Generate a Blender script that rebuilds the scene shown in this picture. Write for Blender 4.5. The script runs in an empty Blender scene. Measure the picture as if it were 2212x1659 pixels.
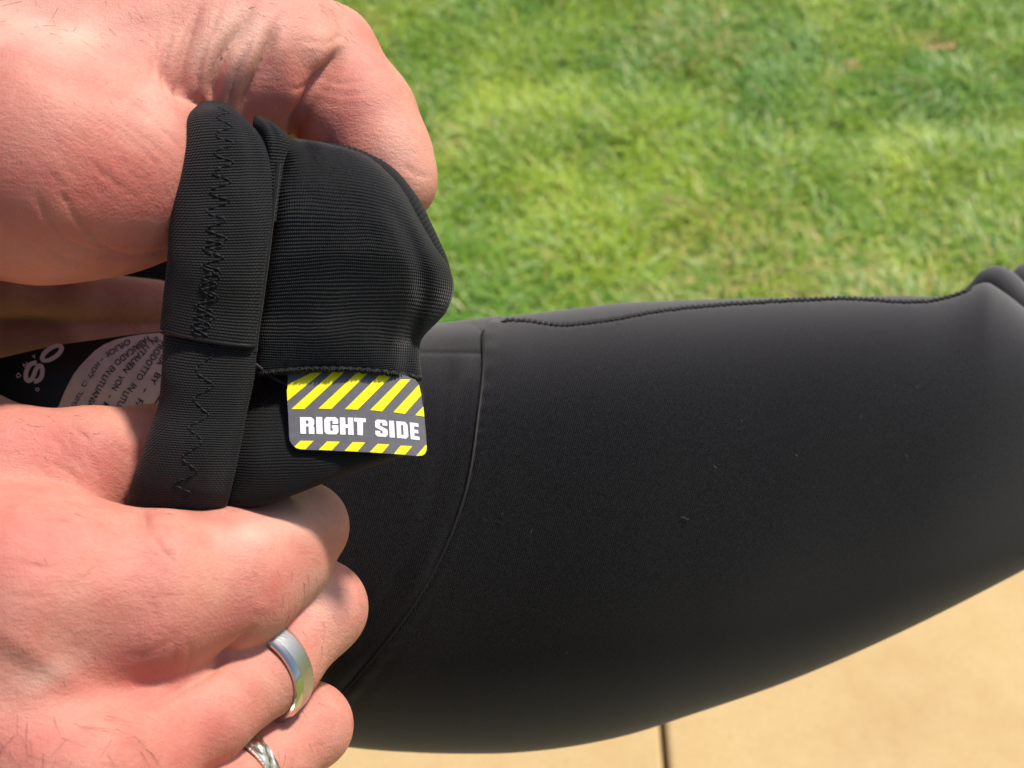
import bpy, bmesh, math, random
import numpy as np
from mathutils import Matrix, Vector

random.seed(7)
rng = np.random.default_rng(7)
S = bpy.context.scene
C = S.collection

# ------------------------------------------------------------------ camera
PITCH = math.radians(48.0)
CAM_H = 1.22
F = 2670.0                       # focal length in units of a 2212 wide picture
CX, CY = 1106.0, 829.5
cam = bpy.data.cameras.new('camera')
cam.sensor_width = 36.0
cam.lens = 36.0 * F / 2212.0
cam.clip_start = 0.01
cam.clip_end = 400.0
cam.dof.use_dof = True
cam.dof.focus_distance = 0.252
cam.dof.aperture_fstop = cam.lens / 1.85
co = bpy.data.objects.new('camera', cam)
co.location = (0, 0, CAM_H)
co.rotation_euler = (math.pi / 2 - PITCH, 0, 0)
C.objects.link(co)
S.camera = co
CAM = Matrix.Translation((0, 0, CAM_H)) @ Matrix.Rotation(math.pi / 2 - PITCH, 4, 'X')
CAMN = np.array(CAM)

# ------------------------------------------------------------------ light
SUN_CAM = Vector((0.42, 0.80, 0.40)).normalized()      # towards the sun, camera axes
sd = (CAM.to_3x3() @ SUN_CAM).normalized()
w = bpy.data.worlds.new('World')
S.world = w
w.use_nodes = True
nt = w.node_tree
bg = nt.nodes['Background']
sky = nt.nodes.new('ShaderNodeTexSky')
sky.sky_type = 'NISHITA'
sky.sun_disc = False
sky.sun_elevation = math.asin(sd.z)
sky.sun_rotation = math.atan2(sd.x, sd.y)
sky.air_density = 1.0
sky.dust_density = 2.5
nt.links.new(sky.outputs[0], bg.inputs[0])
bg.inputs[1].default_value = 0.10
sl = bpy.data.lights.new('sun', 'SUN')
sl.energy = 3.9
sl.angle = math.radians(6.0)
sl.color = (1.0, 0.935, 0.85)
so = bpy.data.objects.new('sun', sl)
so.rotation_euler = sd.to_track_quat('Z', 'Y').to_euler()
so.location = (0, 0, 6)
C.objects.link(so)

S.view_settings.view_transform = 'Standard'
S.view_settings.look = 'None'
S.view_settings.gamma = 1
S.view_settings.use_curve_mapping = False
S.view_settings.exposure = 0.47
S.render.engine = 'CYCLES'
S.cycles.use_denoising = True
S.cycles.max_bounces = 8
S.cycles.transparent_max_bounces = 8
S.cycles.caustics_reflective = False
S.cycles.caustics_refractive = False


# ------------------------------------------------------------------ helpers
def cam_pt(u, v, d):
    """point (mm, camera axes) seen at picture place u, v at distance d mm"""
    u = np.asarray(u, float); v = np.asarray(v, float); d = np.asarray(d, float)
    return np.stack(np.broadcast_arrays((u - CX) * d / F, (CY - v) * d / F, -d), -1)


def world(p):
    p = np.asarray(p, float) / 1000.0
    return p @ CAMN[:3, :3].T + CAMN[:3, 3]


def cub(x, xs, ys):
    """smooth curve through (xs, ys)"""
    xs = np.asarray(xs, float); ys = np.asarray(ys, float)
    x = np.asarray(x, float)
    m = np.gradient(ys, xs)
    dl = np.diff(ys) / np.diff(xs)
    for i in range(1, len(xs) - 1):
        if dl[i - 1] * dl[i] <= 0:
            m[i] *= 0.35
    i = np.clip(np.searchsorted(xs, x) - 1, 0, len(xs) - 2)
    h = xs[i + 1] - xs[i]
    t = np.clip((x - xs[i]) / h, 0, 1)
    return ((2*t**3 - 3*t**2 + 1) * ys[i] + (t**3 - 2*t**2 + t) * h * m[i]
            + (-2*t**3 + 3*t**2) * ys[i + 1] + (t**3 - t**2) * h * m[i + 1])


_perm = rng.random((64, 64))
def noise2(x, y):
    xi = np.floor(x).astype(int); yi = np.floor(y).astype(int)
    fx = x - xi; fy = y - yi
    fx = fx * fx * (3 - 2 * fx); fy = fy * fy * (3 - 2 * fy)
    g = lambda a, b: _perm[a % 64, b % 64]
    return ((g(xi, yi) * (1 - fx) + g(xi + 1, yi) * fx) * (1 - fy)
            + (g(xi, yi + 1) * (1 - fx) + g(xi + 1, yi + 1) * fx) * fy)


def mesh_np(name, verts, faces, mat=None, parent=None, uv=None, smooth=True):
    """faces: int array (n,3) or (n,4), or a list of both arrays"""
    me = bpy.data.meshes.new(name)
    arrs = faces if isinstance(faces, list) else [faces]
    arrs = [np.asarray(a, np.int32) for a in arrs if len(a)]
    verts = np.asarray(verts, np.float32)
    me.vertices.add(len(verts))
    me.vertices.foreach_set('co', verts.ravel())
    loops = np.concatenate([a.ravel() for a in arrs])
    tot = np.concatenate([np.full(len(a), a.shape[1], np.int32) for a in arrs])
    start = np.concatenate([[0], np.cumsum(tot)[:-1]]).astype(np.int32)
    me.loops.add(len(loops))
    me.loops.foreach_set('vertex_index', loops)
    me.polygons.add(len(tot))
    me.polygons.foreach_set('loop_start', start)
    me.polygons.foreach_set('loop_total', tot)
    me.polygons.foreach_set('use_smooth', np.full(len(tot), smooth, bool))
    if uv is not None:
        l = me.uv_layers.new(name='UVMap')
        l.data.foreach_set('uv', np.asarray(uv, np.float32)[loops].ravel())
    me.update(calc_edges=True)
    me.validate()
    o = bpy.data.objects.new(name, me)
    C.objects.link(o)
    if mat:
        me.materials.append(mat)
    if parent is not None:
        o.parent = parent
        o.matrix_parent_inverse = parent_world(parent).inverted()
    return o


def parent_world(p):
    m = p.matrix_basis.copy()
    if p.parent is not None:
        m = parent_world(p.parent) @ p.matrix_parent_inverse @ m
    return m


def empty(name, loc):
    o = bpy.data.objects.new(name, None)
    o.empty_display_size = 0.01
    o.location = loc
    C.objects.link(o)
    return o


def tag(o, label=None, cat=None, group=None, kind=None):
    for k, x in (('label', label), ('category', cat), ('group', group), ('kind', kind)):
        if x:
            o[k] = x
    return o


def loft(name, rows, nT, nS, mat, parent, back=0.4, disp=None, ts=None, uvs=(1, 1), power=1.0):
    """closed puffy sheet through rows (uL, vL, uR, vR, sag_u, sag_v, d, bulge)"""
    R = np.array(rows, float)
    ks = np.arange(len(R)) if ts is None else np.array(ts, float)
    t = np.linspace(ks[0], ks[-1], nT)
    P = np.stack([cub(t, ks, R[:, j]) for j in range(R.shape[1])], 1)

    def ev(th, P, tt, front):
        s = (1 - np.cos(th)) / 2
        sn = np.sin(th) ** power
        u = P[:, 0:1] * (1 - s) + P[:, 2:3] * s + P[:, 4:5] * 4 * s * (1 - s)
        v = P[:, 1:2] * (1 - s) + P[:, 3:4] * s + P[:, 5:6] * 4 * s * (1 - s)
        d = P[:, 6:7] - P[:, 7:8] * sn * (1 if front else -back)
        if front and disp is not None:
            d = d - disp(s, tt[:, None] + 0 * s, u, v)
        return u, v, d
    tn = (t - ks[0]) / (ks[-1] - ks[0])
    thf = np.linspace(0, math.pi, nS)[None, :]
    u1, v1, d1 = ev(thf, P, tn, True)
    nb = max(6, nS // 6)
    thb = np.linspace(math.pi, 0, nb + 2)[None, 1:-1]
    u2, v2, d2 = ev(thb, P, tn, False)
    U = np.concatenate([u1, u2], 1); V = np.concatenate([v1, v2], 1); D = np.concatenate([d1, d2], 1)
    n = U.shape[1]
    verts = world(cam_pt(U, V, D)).reshape(-1, 3)
    s_all = np.concatenate([(1 - np.cos(thf)) / 2, 1 + (1 - np.linspace(1, 0, nb)[None, ::-1])], 1)
    uv = np.stack([np.broadcast_to(s_all, U.shape) * uvs[0],
                   np.broadcast_to(tn[:, None], U.shape) * uvs[1]], -1).reshape(-1, 2)
    i = np.arange(nT - 1)[:, None]; j = np.arange(n)[None, :]
    a = i * n + j; b = i * n + (j + 1) % n
    q = np.stack([a, a + n, b + n, b], -1).reshape(-1, 4)
    # end caps
    verts = np.concatenate([verts, verts[:n].mean(0)[None], verts[-n:].mean(0)[None]])
    uv = np.concatenate([uv, uv[:1], uv[-1:]])
    k0 = nT * n
    jj = np.arange(n)
    c0 = np.stack([jj, (jj + 1) % n, np.full(n, k0)], 1)
    c1 = np.stack([(nT - 1) * n + (jj + 1) % n, (nT - 1) * n + jj, np.full(n, k0 + 1)], 1)
    o = mesh_np(name, verts, [q, c0, c1], mat, parent, uv)

    def front(s, tq):
        s = np.asarray(s, float); tq = np.asarray(tq, float)
        tt = ks[0] + tq * (ks[-1] - ks[0])
        Q = np.stack([cub(tt, ks, R[:, j]) for j in range(R.shape[1])], 1)
        th = np.arccos(np.clip(1 - 2 * s, -1, 1))[:, None]
        u, v, d = ev(th, Q, tq, True)
        return u[:, 0], v[:, 0], d[:, 0]
    return o, front


def tubes_mesh(paths, radii, nseg=6):
    """paths: list of (n,3) world arrays; radii: scalar or list of arrays (m) -> verts, faces"""
    vs, fs, base = [], [], 0
    ang = np.linspace(0, 2 * math.pi, nseg, endpoint=False)
    for k, p in enumerate(paths):
        p = np.asarray(p, float)
        r = radii[k] if isinstance(radii, (list, tuple)) else radii
        r = np.broadcast_to(np.asarray(r, float), (len(p),))
        tg = np.gradient(p, axis=0)
        tg /= np.linalg.norm(tg, axis=1)[:, None] + 1e-12
        ref = np.array([0.31, 0.62, 0.72])
        n1 = np.cross(tg, ref); n1 /= np.linalg.norm(n1, axis=1)[:, None] + 1e-12
        n2 = np.cross(tg, n1)
        ring = p[:, None, :] + r[:, None, None] * (np.cos(ang)[None, :, None] * n1[:, None, :]
                                                     + np.sin(ang)[None, :, None] * n2[:, None, :])
        vs.append(ring.reshape(-1, 3))
        i = np.arange(len(p) - 1)[:, None]; j = np.arange(nseg)[None, :]
        a = base + i * nseg + j; b = base + i * nseg + (j + 1) % nseg
        fs.append(np.stack([a, b, b + nseg, a + nseg], -1).reshape(-1, 4))
        base += len(p) * nseg
    return np.concatenate(vs), np.concatenate(fs)


def poly_sheet(name, polys, dfun, mat, parent, maxlen=12.0, thick=0.0):
    """flat polygons in picture units laid on the surface dfun(u, v)"""
    bm = bmesh.new()
    for pts in polys:
        vs = [bm.verts.new((p[0], -p[1], 0)) for p in pts]
        f = bm.faces.new(vs)
        if f.normal.z < 0:
            f.normal_flip()
    bm.normal_update()
    for f in bm.faces:
        if f.normal.z < 0:
            f.normal_flip()
    bmesh.ops.triangulate(bm, faces=bm.faces[:])
    for _ in range(6):
        es = [e for e in bm.edges if e.calc_length() > maxlen]
        if not es:
            break
        bmesh.ops.subdivide_edges(bm, edges=es, cuts=1)
        bmesh.ops.triangulate(bm, faces=[f for f in bm.faces if len(f.verts) > 3])
    if thick:
        r = bmesh.ops.extrude_face_region(bm, geom=bm.faces[:])
        for e in r['geom']:
            if isinstance(e, bmesh.types.BMVert):
                e.co.z = 1.0
    uv = np.array([[v.co.x, -v.co.y] for v in bm.verts])
    z = np.array([v.co.z for v in bm.verts])
    d = dfun(uv[:, 0], uv[:, 1]) - z * thick
    W = world(cam_pt(uv[:, 0], uv[:, 1], d))
    for v, p in zip(bm.verts, W):
        v.co = p
    bmesh.ops.recalc_face_normals(bm, faces=bm.faces[:]) if thick else None
    me = bpy.data.meshes.new(name)
    bm.to_mesh(me); bm.free()
    me.materials.append(mat)
    o = bpy.data.objects.new(name, me)
    C.objects.link(o)
    if parent is not None:
        o.parent = parent
        o.matrix_parent_inverse = parent_world(parent).inverted()
    return o


# ------------------------------------------------------------------ node helpers
class NT:
    def __init__(self, name):
        self.m = bpy.data.materials.new(name)
        self.m.use_nodes = True
        self.t = self.m.node_tree
        self.b = self.t.nodes['Principled BSDF']

    def n(self, typ, **kw):
        n = self.t.nodes.new('ShaderNode' + typ)
        for k, x in kw.items():
            if k.startswith('_'):
                setattr(n, k[1:], x)
            else:
                n.inputs[k.replace('__', ' ')].default_value = x
        return n

    def l(self, a, b):
        self.t.links.new(a, b)

    def set(self, **kw):
        for k, x in kw.items():
            self.b.inputs[k.replace('__', ' ')].default_value = x

    def coord(self, which='Object', scale=None, rot=None):
        tc = self.n('TexCoord')
        if scale is None:
            return tc.outputs[which]
        mp = self.n('Mapping')
        mp.inputs['Scale'].default_value = scale
        if rot:
            mp.inputs['Rotation'].default_value = rot
        self.l(tc.outputs[which], mp.inputs['Vector'])
        return mp.outputs[0]

    def mix(self, fac, a, b):
        m = self.n('Mix', _data_type='RGBA')
        if hasattr(fac, 'node'):
            self.l(fac, m.inputs[0])
        else:
            m.inputs[0].default_value = fac
        for k, x in ((6, a), (7, b)):
            if hasattr(x, 'node'):
                self.l(x, m.inputs[k])
            else:
                m.inputs[k].default_value = (*x, 1)
        return m.outputs[2]

    def ramp(self, x, lo, hi):
        r = self.n('MapRange')
        r.inputs[1].default_value = lo; r.inputs[2].default_value = hi
        self.l(x, r.inputs[0])
        return r.outputs[0]

    def noise(self, vec, scale, detail=3, rough=0.55):
        n = self.n('TexNoise', Scale=scale, Detail=detail, Roughness=rough)
        self.l(vec, n.inputs['Vector'])
        return n.outputs[0]

    def math(self, op, a, b=None):
        m = self.n('Math', _operation=op)
        for k, x in ((0, a), (1, b)):
            if x is None:
                continue
            if hasattr(x, 'node'):
                self.l(x, m.inputs[k])
            else:
                m.inputs[k].default_value = x
        return m.outputs[0]

    def bump(self, h, dist, strength=1.0, prev=None):
        b = self.n('Bump', Strength=strength, Distance=dist)
        self.l(h, b.inputs['Height'])
        if prev is not None:
            self.l(prev, b.inputs['Normal'])
        return b.outputs[0]

    def finish_normal(self, nrm):
        self.l(nrm, self.b.inputs['Normal'])


def skin_material():
    k = NT('skin')
    o = k.coord('Object')
    big = k.ramp(k.noise(o, 60, 4, 0.6), 0.38, 0.64)
    mid = k.ramp(k.noise(o, 170, 4, 0.65), 0.3, 0.7)
    fine = k.ramp(k.noise(o, 1100, 3, 0.7), 0.25, 0.75)
    c = k.mix(big, (0.545, 0.240, 0.175), (0.47, 0.145, 0.110))
    c = k.mix(k.math('MULTIPLY', mid, 0.46), c, (0.60, 0.325, 0.238))
    c = k.mix(k.math('MULTIPLY', fine, 0.34), c, (0.46, 0.15, 0.115))
    at = k.n('Attribute', _attribute_name='blush')
    sp = k.n('SeparateColor'); k.l(at.outputs['Color'], sp.inputs[0])
    c = k.mix(sp.outputs[0], c, (0.49, 0.115, 0.100))
    c = k.mix(sp.outputs[1], c, (0.70, 0.45, 0.36))
    k.l(c, k.b.inputs['Base Color'])
    # skin grain: small crossing furrows
    v1 = k.n('TexVoronoi', _feature='DISTANCE_TO_EDGE', Scale=1500)
    mp = k.n('Mapping'); mp.inputs['Scale'].default_value = (1.0, 1.0, 0.55); mp.inputs['Rotation'].default_value = (0.5, 0.3, 0.6)
    k.l(o, mp.inputs[0])
    wob = k.n('TexNoise', Scale=300, Detail=2)
    k.l(o, wob.inputs['Vector'])
    mx = k.n('Mix', _data_type='VECTOR'); mx.inputs[0].default_value = 0.0012
    add = k.n('VectorMath', _operation='MULTIPLY_ADD')
    k.l(wob.outputs['Color'], add.inputs[0]); add.inputs[1].default_value = (0.0016,) * 3; k.l(mp.outputs[0], add.inputs[2])
    k.l(add.outputs[0], v1.inputs['Vector'])
    furrow = k.ramp(v1.outputs['Distance'], 0.0, 0.22)
    lines = k.n('TexNoise', Scale=900, Detail=5, Roughness=0.65)
    mp2 = k.n('Mapping'); mp2.inputs['Scale'].default_value = (0.55, 1.6, 1.0); mp2.inputs['Rotation'].default_value = (0.2, 0.4, -0.5)
    k.l(o, mp2.inputs[0]); k.l(mp2.outputs[0], lines.inputs['Vector'])
    n1 = k.bump(lines.outputs[0], 0.00026, 0.8)
    n2 = k.bump(furrow, 0.00004, 0.7, n1)
    n3 = k.bump(k.noise(o, 110, 4), 0.0011, 0.35, n2)
    k.finish_normal(n3)
    rr = k.n('MapRange'); rr.inputs[3].default_value = 0.46; rr.inputs[4].default_value = 0.64
    k.l(mid, rr.inputs[0]); k.l(rr.outputs[0], k.b.inputs['Roughness'])
    k.b.subsurface_method = 'RANDOM_WALK'
    k.set(Subsurface__Weight=0.5, Subsurface__Radius=(1.0, 0.33, 0.17), Subsurface__Scale=0.0018)
    k.b.inputs['Specular IOR Level'].default_value = 0.36
    return k.m


def fabric(name, col, rows=None, cols=None, depth=0.0001, sheen=0.25, rough=0.62, spec=0.3, mottle=900, srough=0.45, edge_sheen=None, var=1.45):
    """knit: rows / cols = UV counts of courses and stitches"""
    k = NT(name)
    o = k.coord('Object')
    uvn = k.n('TexCoord').outputs['UV']
    f = k.ramp(k.noise(o, mottle, 3, 0.7), 0.3, 0.7)
    c = k.mix(f, col, tuple(x * var for x in col))
    k.l(c, k.b.inputs['Base Color'])
    nrm = k.bump(k.noise(o, mottle * 2.2, 2, 0.6), 0.00008, 0.8)
    if rows:
        sep = k.n('SeparateXYZ'); k.l(uvn, sep.inputs[0])
        wob = k.noise(o, 160, 2)
        ph = k.math('MULTIPLY', wob, 5.0)
        hs = k.math('SINE', k.math('ADD', k.math('MULTIPLY', sep.outputs[1], rows * 2 * math.pi), ph))
        h = hs
        if cols:
            hc = k.math('SINE', k.math('ADD', k.math('MULTIPLY', sep.outputs[0], cols * 2 * math.pi),
                                        k.math('MULTIPLY', sep.outputs[1], rows * math.pi * 1.0)))
            h = k.math('ADD', hs, k.math('MULTIPLY', hc, 0.8))
        nrm = k.bump(h, depth, 1.0, nrm)
    k.finish_normal(nrm)
    k.set(Roughness=rough, Sheen__Weight=sheen, Sheen__Roughness=srough)
    k.b.inputs['Sheen Tint'].default_value = (0.95, 0.93, 0.97, 1)
    k.b.inputs['Specular IOR Level'].default_value = spec
    if edge_sheen:                      # glancing sheen put into a diffuse colour that rises toward grazing view
        lw = k.n('LayerWeight', Blend=0.5)
        fz = k.math('MULTIPLY', k.math('POWER', lw.outputs['Facing'], edge_sheen[1]), edge_sheen[0])
        cc = k.n('CombineColor')
        for q, f_ in enumerate((1.0, .96, 1.0)):
            k.l(k.math('MULTIPLY', fz, f_), cc.inputs[q])
        sh = k.n('BsdfDiffuse', Roughness=0.6)
        k.l(cc.outputs[0], sh.inputs['Color'])
        ad = k.n('AddShader')
        k.l(k.b.outputs[0], ad.inputs[0]); k.l(sh.outputs[0], ad.inputs[1])
        k.l(ad.outputs[0], k.t.nodes['Material Output'].inputs[0])
    return k.m


def plain(name, col, rough=0.5, spec=0.5, metal=0.0, mottle=None):
    k = NT(name)
    if mottle:
        f = k.noise(k.coord('Object'), mottle, 3, 0.6)
        k.l(k.mix(k.ramp(f, 0.3, 0.7), tuple(x * 0.88 for x in col), tuple(min(1, x * 1.06) for x in col)), k.b.inputs['Base Color'])
    else:
        k.set(Base__Color=(*col, 1))
    k.set(Roughness=rough, Metallic=metal)
    k.b.inputs['Specular IOR Level'].default_value = spec
    return k.m


def concrete_material():
    k = NT('concrete')
    o = k.coord('Object')
    big = k.ramp(k.noise(o, 6, 3), 0.3, 0.7)
    mid = k.ramp(k.noise(o, 17, 5, 0.7), 0.38, 0.66)
    c = k.mix(big, (0.430, 0.285, 0.118), (0.500, 0.345, 0.148))
    c = k.mix(k.math('MULTIPLY', mid, 0.6), c, (0.52, 0.375, 0.180))
    spots = k.ramp(k.noise(o, 24, 2), 0.66, 0.74)
    c = k.mix(k.math('MULTIPLY', spots, 0.5), c, (0.47, 0.29, 0.11))
    sand = k.noise(o, 150, 5, 0.8)
    c = k.mix(k.math('MULTIPLY', k.ramp(sand, 0.50, 0.68), 0.6), c, (0.34, 0.25, 0.15))
    k.l(c, k.b.inputs['Base Color'])
    k.finish_normal(k.bump(sand, 0.0012, 0.6))
    k.set(Roughness=0.85)
    return k.m


def soil_material():
    k = NT('lawn_soil')
    o = k.coord('Object')
    a = k.ramp(k.noise(o, 14, 4), 0.35, 0.65)
    c = k.mix(a, (0.15, 0.22, 0.035), (0.24, 0.29, 0.06))
    k.l(c, k.b.inputs['Base Color'])
    k.finish_normal(k.bump(k.noise(o, 160, 4, 0.7), 0.006, 0.7))
    k.set(Roughness=0.95)
    return k.m


def grass_material():
    k = NT('grass_blade')
    at = k.n('Attribute', _attribute_name='tone')
    sep = k.n('SeparateColor'); k.l(at.outputs['Color'], sep.inputs[0])
    c = k.mix(sep.outputs[0], (0.14, 0.33, 0.035), (0.48, 0.60, 0.060))
    c = k.mix(sep.outputs[1], c, (0.55, 0.68, 0.32))
    c = k.mix(sep.outputs[2], c, (0.66, 0.54, 0.20))
    k.l(c, k.b.inputs['Base Color'])
    k.set(Roughness=0.42)
    k.b.inputs['Specular IOR Level'].default_value = 0.45
    tr = k.n('BsdfTranslucent'); k.l(c, tr.inputs[0])
    ms = k.n('MixShader'); ms.inputs[0].default_value = 0.45
    out = k.t.nodes['Material Output']
    k.l(k.b.outputs[0], ms.inputs[1]); k.l(tr.outputs[0], ms.inputs[2]); k.l(ms.outputs[0], out.inputs[0])
    return k.m


M = dict(
    skin=skin_material(),
    leg=fabric('stretch_fabric', (0.0142, 0.0138, 0.0152), rows=215, cols=260, depth=0.00022, sheen=0.0, rough=0.5, spec=0.03, edge_sheen=(.135, 2.0), var=1.9, mottle=1500),
    cuff=fabric('ribbed_knit', (0.0075, 0.0075, 0.0081), rows=1e-3, cols=92, depth=0.00013, sheen=0.09, rough=0.6, spec=0.20, mottle=1800),
    hem=fabric('hem_knit', (0.0068, 0.0067, 0.0073), rows=90, cols=26, depth=0.00010, sheen=0.08, rough=0.62, spec=0.16, mottle=1800),
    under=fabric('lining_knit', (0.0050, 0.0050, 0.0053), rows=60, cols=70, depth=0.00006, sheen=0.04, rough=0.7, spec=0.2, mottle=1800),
    thread=plain('thread', (0.007, 0.007, 0.0075), 0.6, 0.3),
    hair=plain('hair', (0.035, 0.018, 0.010), 0.45, 0.4),
    label_black=plain('label_black', (0.012, 0.0115, 0.0115), 0.38, 0.5),
    label_pink=plain('label_pale', (0.90, 0.74, 0.69), 0.6, 0.3, mottle=300),
    print_dark=plain('print_dark', (0.035, 0.025, 0.025), 0.6, 0.3),
    print_pale=plain('print_pale', (0.85, 0.70, 0.67), 0.5, 0.3),
    st_grey=plain('sticker_grey', (0.115, 0.110, 0.118), 0.34, 0.5, mottle=900),
    st_yellow=plain('sticker_yellow', (0.86, 0.74, 0.010), 0.34, 0.5),
    st_white=plain('sticker_white', (0.88, 0.88, 0.89), 0.36, 0.5),
    concrete=concrete_material(), soil=soil_material(), grass=grass_material(),
    dirt=plain('bare_earth', (0.36, 0.22, 0.12), 0.95, 0.2, mottle=60),
    joint=plain('joint_filler', (0.030, 0.024, 0.020), 0.9, 0.2),
)

# ------------------------------------------------------------------ ground
def ground_y(v):
    return CAM_H / math.tan(PITCH + math.atan((v - CY) / F))

EDGE = ground_y(960)
def quad(name, x0, x1, y0, y1, z, mat, parent=None):
    return mesh_np(name, [(x0, y0, z), (x1, y0, z), (x1, y1, z), (x0, y1, z)], np.array([[0, 1, 2, 3]]), mat, parent, smooth=False)

lawn = quad('lawn_ground', -150, 150, -150, 300, -0.03, M['soil'])
tag(lawn, kind='structure')

patio = empty('patio', (0, 0, 0)); tag(patio, kind='structure')
def slab(x0, x1, y0, y1, top, th):
    bm = bmesh.new()
    bmesh.ops.create_cube(bm, size=1)
    for v in bm.verts:
        v.co = ((x0 + x1) / 2 + v.co.x * (x1 - x0), (y0 + y1) / 2 + v.co.y * (y1 - y0), top - th / 2 + v.co.z * th)
    bmesh.ops.bevel(bm, geom=bm.edges[:], offset=0.006, segments=3, affect='EDGES', profile=0.5)
    me = bpy.data.meshes.new('concrete_slab'); bm.to_mesh(me); bm.free()
    me.materials.append(M['concrete'])
    o = bpy.data.objects.new('concrete_slab', me); C.objects.link(o); o.parent = patio
    return o
vj = 1640
sj = CAM_H / math.sin(PITCH + math.atan((vj - CY) / F)) * math.cos(math.atan((vj - CY) / F))
xj = (1438 - CX) * sj / F
J = 0.006
slab(-1.6, xj - J / 2, -0.9, EDGE, 0.0, 0.09)
slab(xj + J / 2, 1.9, -0.9, EDGE, 0.0, 0.09)
quad('joint_filler', xj - J / 2 + .0002, xj + J / 2 - .0002, -0.9, EDGE - .004, -0.016, M['joint'], patio)

# grass: short lawn blades in and well around the view, thinner farther off
def make_grass():
    def scatter(n, x0, x1, y0, y1):
        return np.stack([rng.uniform(x0, x1, n), rng.uniform(y0, y1, n)], 1)
    P = np.concatenate([scatter(200000, -1.35, 1.35, EDGE + .002, 2.55), scatter(60000, -3, 3, EDGE + .002, 5.0)])
    spots = [(1990, 62, .050, .017), (1832, 124, .030, .010)]
    keep = np.ones(len(P), bool)
    for (su, sv, rx, ry) in spots:
        yy = ground_y(sv); sl_ = CAM_H / math.sin(PITCH + math.atan((sv - CY) / F)) * math.cos(math.atan((sv - CY) / F))
        xx = (su - CX) * sl_ / F
        e = ((P[:, 0] - xx) / rx) ** 2 + ((P[:, 1] - yy + 0.02) / (ry * 2)) ** 2
        keep &= (e > 0.55 + 0.6 * rng.random(len(P)))
        ang = np.linspace(0, 2 * math.pi, 28, endpoint=False)
        rr = 1.15 + 0.2 * np.sin(3 * ang + su) + 0.1 * np.sin(7 * ang)
        vv = np.stack([xx + rx * rr * np.cos(ang), yy - .02 + ry * 2 * rr * np.sin(ang), np.full(28, -0.004)], 1)
        vv = np.concatenate([vv, [[xx, yy - .02, 0.003]]])
        j = np.arange(28)
        dpat = mesh_np('bare_earth', vv, np.stack([j, (j + 1) % 28, np.full(28, 28)], 1), M['dirt'])
        tag(dpat, kind='structure')
    P = P[keep]
    n = len(P)
    x, y = P[:, 0], P[:, 1]
    clump = noise2(x * 9 + 11, y * 9 + 3) * 0.6 + noise2(x * 23 + 40, y * 23) * 0.4
    thin = noise2(x * 3.1 + 5, y * 3.1 + 17)
    h = (0.020 + 0.046 * clump) * rng.uniform(0.65, 1.25, n)
    wd = rng.uniform(0.0016, 0.0036, n)
    la = noise2(x * 6 + 20, y * 6 + 31) * 5.0 + rng.normal(0, 1.7, n)
    lean = rng.uniform(0.65, 1.6, n) * (0.6 + 0.6 * noise2(x * 14, y * 14 + 9))
    dx, dy = np.cos(la), np.sin(la)
    sx, sy = -dy * wd / 2, dx * wd / 2
    z0 = np.full(n, -0.03)
    def at(f, bend):
        return np.stack([x + dx * h * lean * bend, y + dy * h * lean * bend, z0 + h * f * np.sqrt(np.clip(1 - (0.55 * lean * bend) ** 2, .15, 1))], 1)
    side = np.stack([sx, sy, np.zeros(n)], 1)
    p0, p1, p2, p3 = at(0, 0), at(.5, .3), at(.85, .75), at(1.0, 1.3)
    V = np.stack([p0 - side, p0 + side, p1 - side, p1 + side, p2 - side * .75, p2 + side * .75, p3], 1).reshape(-1, 3)
    V[:, 2] += 0.0
    b = np.arange(n)[:, None] * 7
    Q = np.concatenate([b + np.array([0, 1, 3, 2]), b + np.array([2, 3, 5, 4])])
    T = b + np.array([4, 5, 6])
    o = mesh_np('grass', V, [Q, T], M['grass'])
    yel = np.clip(0.1 + .7 * (noise2(x * 5 + 9, y * 5 + 2) - .2) + .9 * (noise2(x * 19 + 1, y * 13 + 5) - .4) + rng.normal(0, .22, n), 0, 1)
    yel = np.clip(yel * (1 - .9 * np.exp(-((x - .335) / .10) ** 2 - ((y - 1.93) / .07) ** 2)), 0, 1)
    pale = np.clip((rng.random(n) < .09 + .45 * np.clip(noise2(x * 16 + 7, y * 11 + 3) - .45, 0, 1)) * rng.uniform(.3, 1, n), 0, 1)
    right = np.clip((x - 0.35) * 1.5, 0, .35) * np.clip((1.45 - y) * 3, 0, 1)
    dry = np.clip((rng.random(n) < (.07 + .25 * (thin > .72) + right)) * rng.uniform(.5, 1, n), 0, 1)
    col = np.ones((n, 7, 4), np.float32)
    col[:, :, 0] = yel[:, None]; col[:, :, 1] = pale[:, None]; col[:, :, 2] = dry[:, None]
    a = o.data.color_attributes.new('tone', 'FLOAT_COLOR', 'POINT')
    a.data.foreach_set('color', col.ravel())
    tag(o, 'short sunlit green lawn grass beyond the patio', 'grass', kind='stuff')
make_grass()

# ------------------------------------------------------------------ hands (one continuous surface each)
def seg(p, a, b, ra, rb):
    ba = b - a
    h = np.clip(((p - a) @ ba) / (ba @ ba), 0, 1)
    q = p - a - h[..., None] * ba
    return np.sqrt((q * q).sum(-1)) - (ra + (rb - ra) * h)


def smin(a, b, k):
    h = np.clip(0.5 + 0.5 * (b - a) / k, 0, 1)
    return b + (a - b) * h - k * h * (1 - h)


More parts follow.
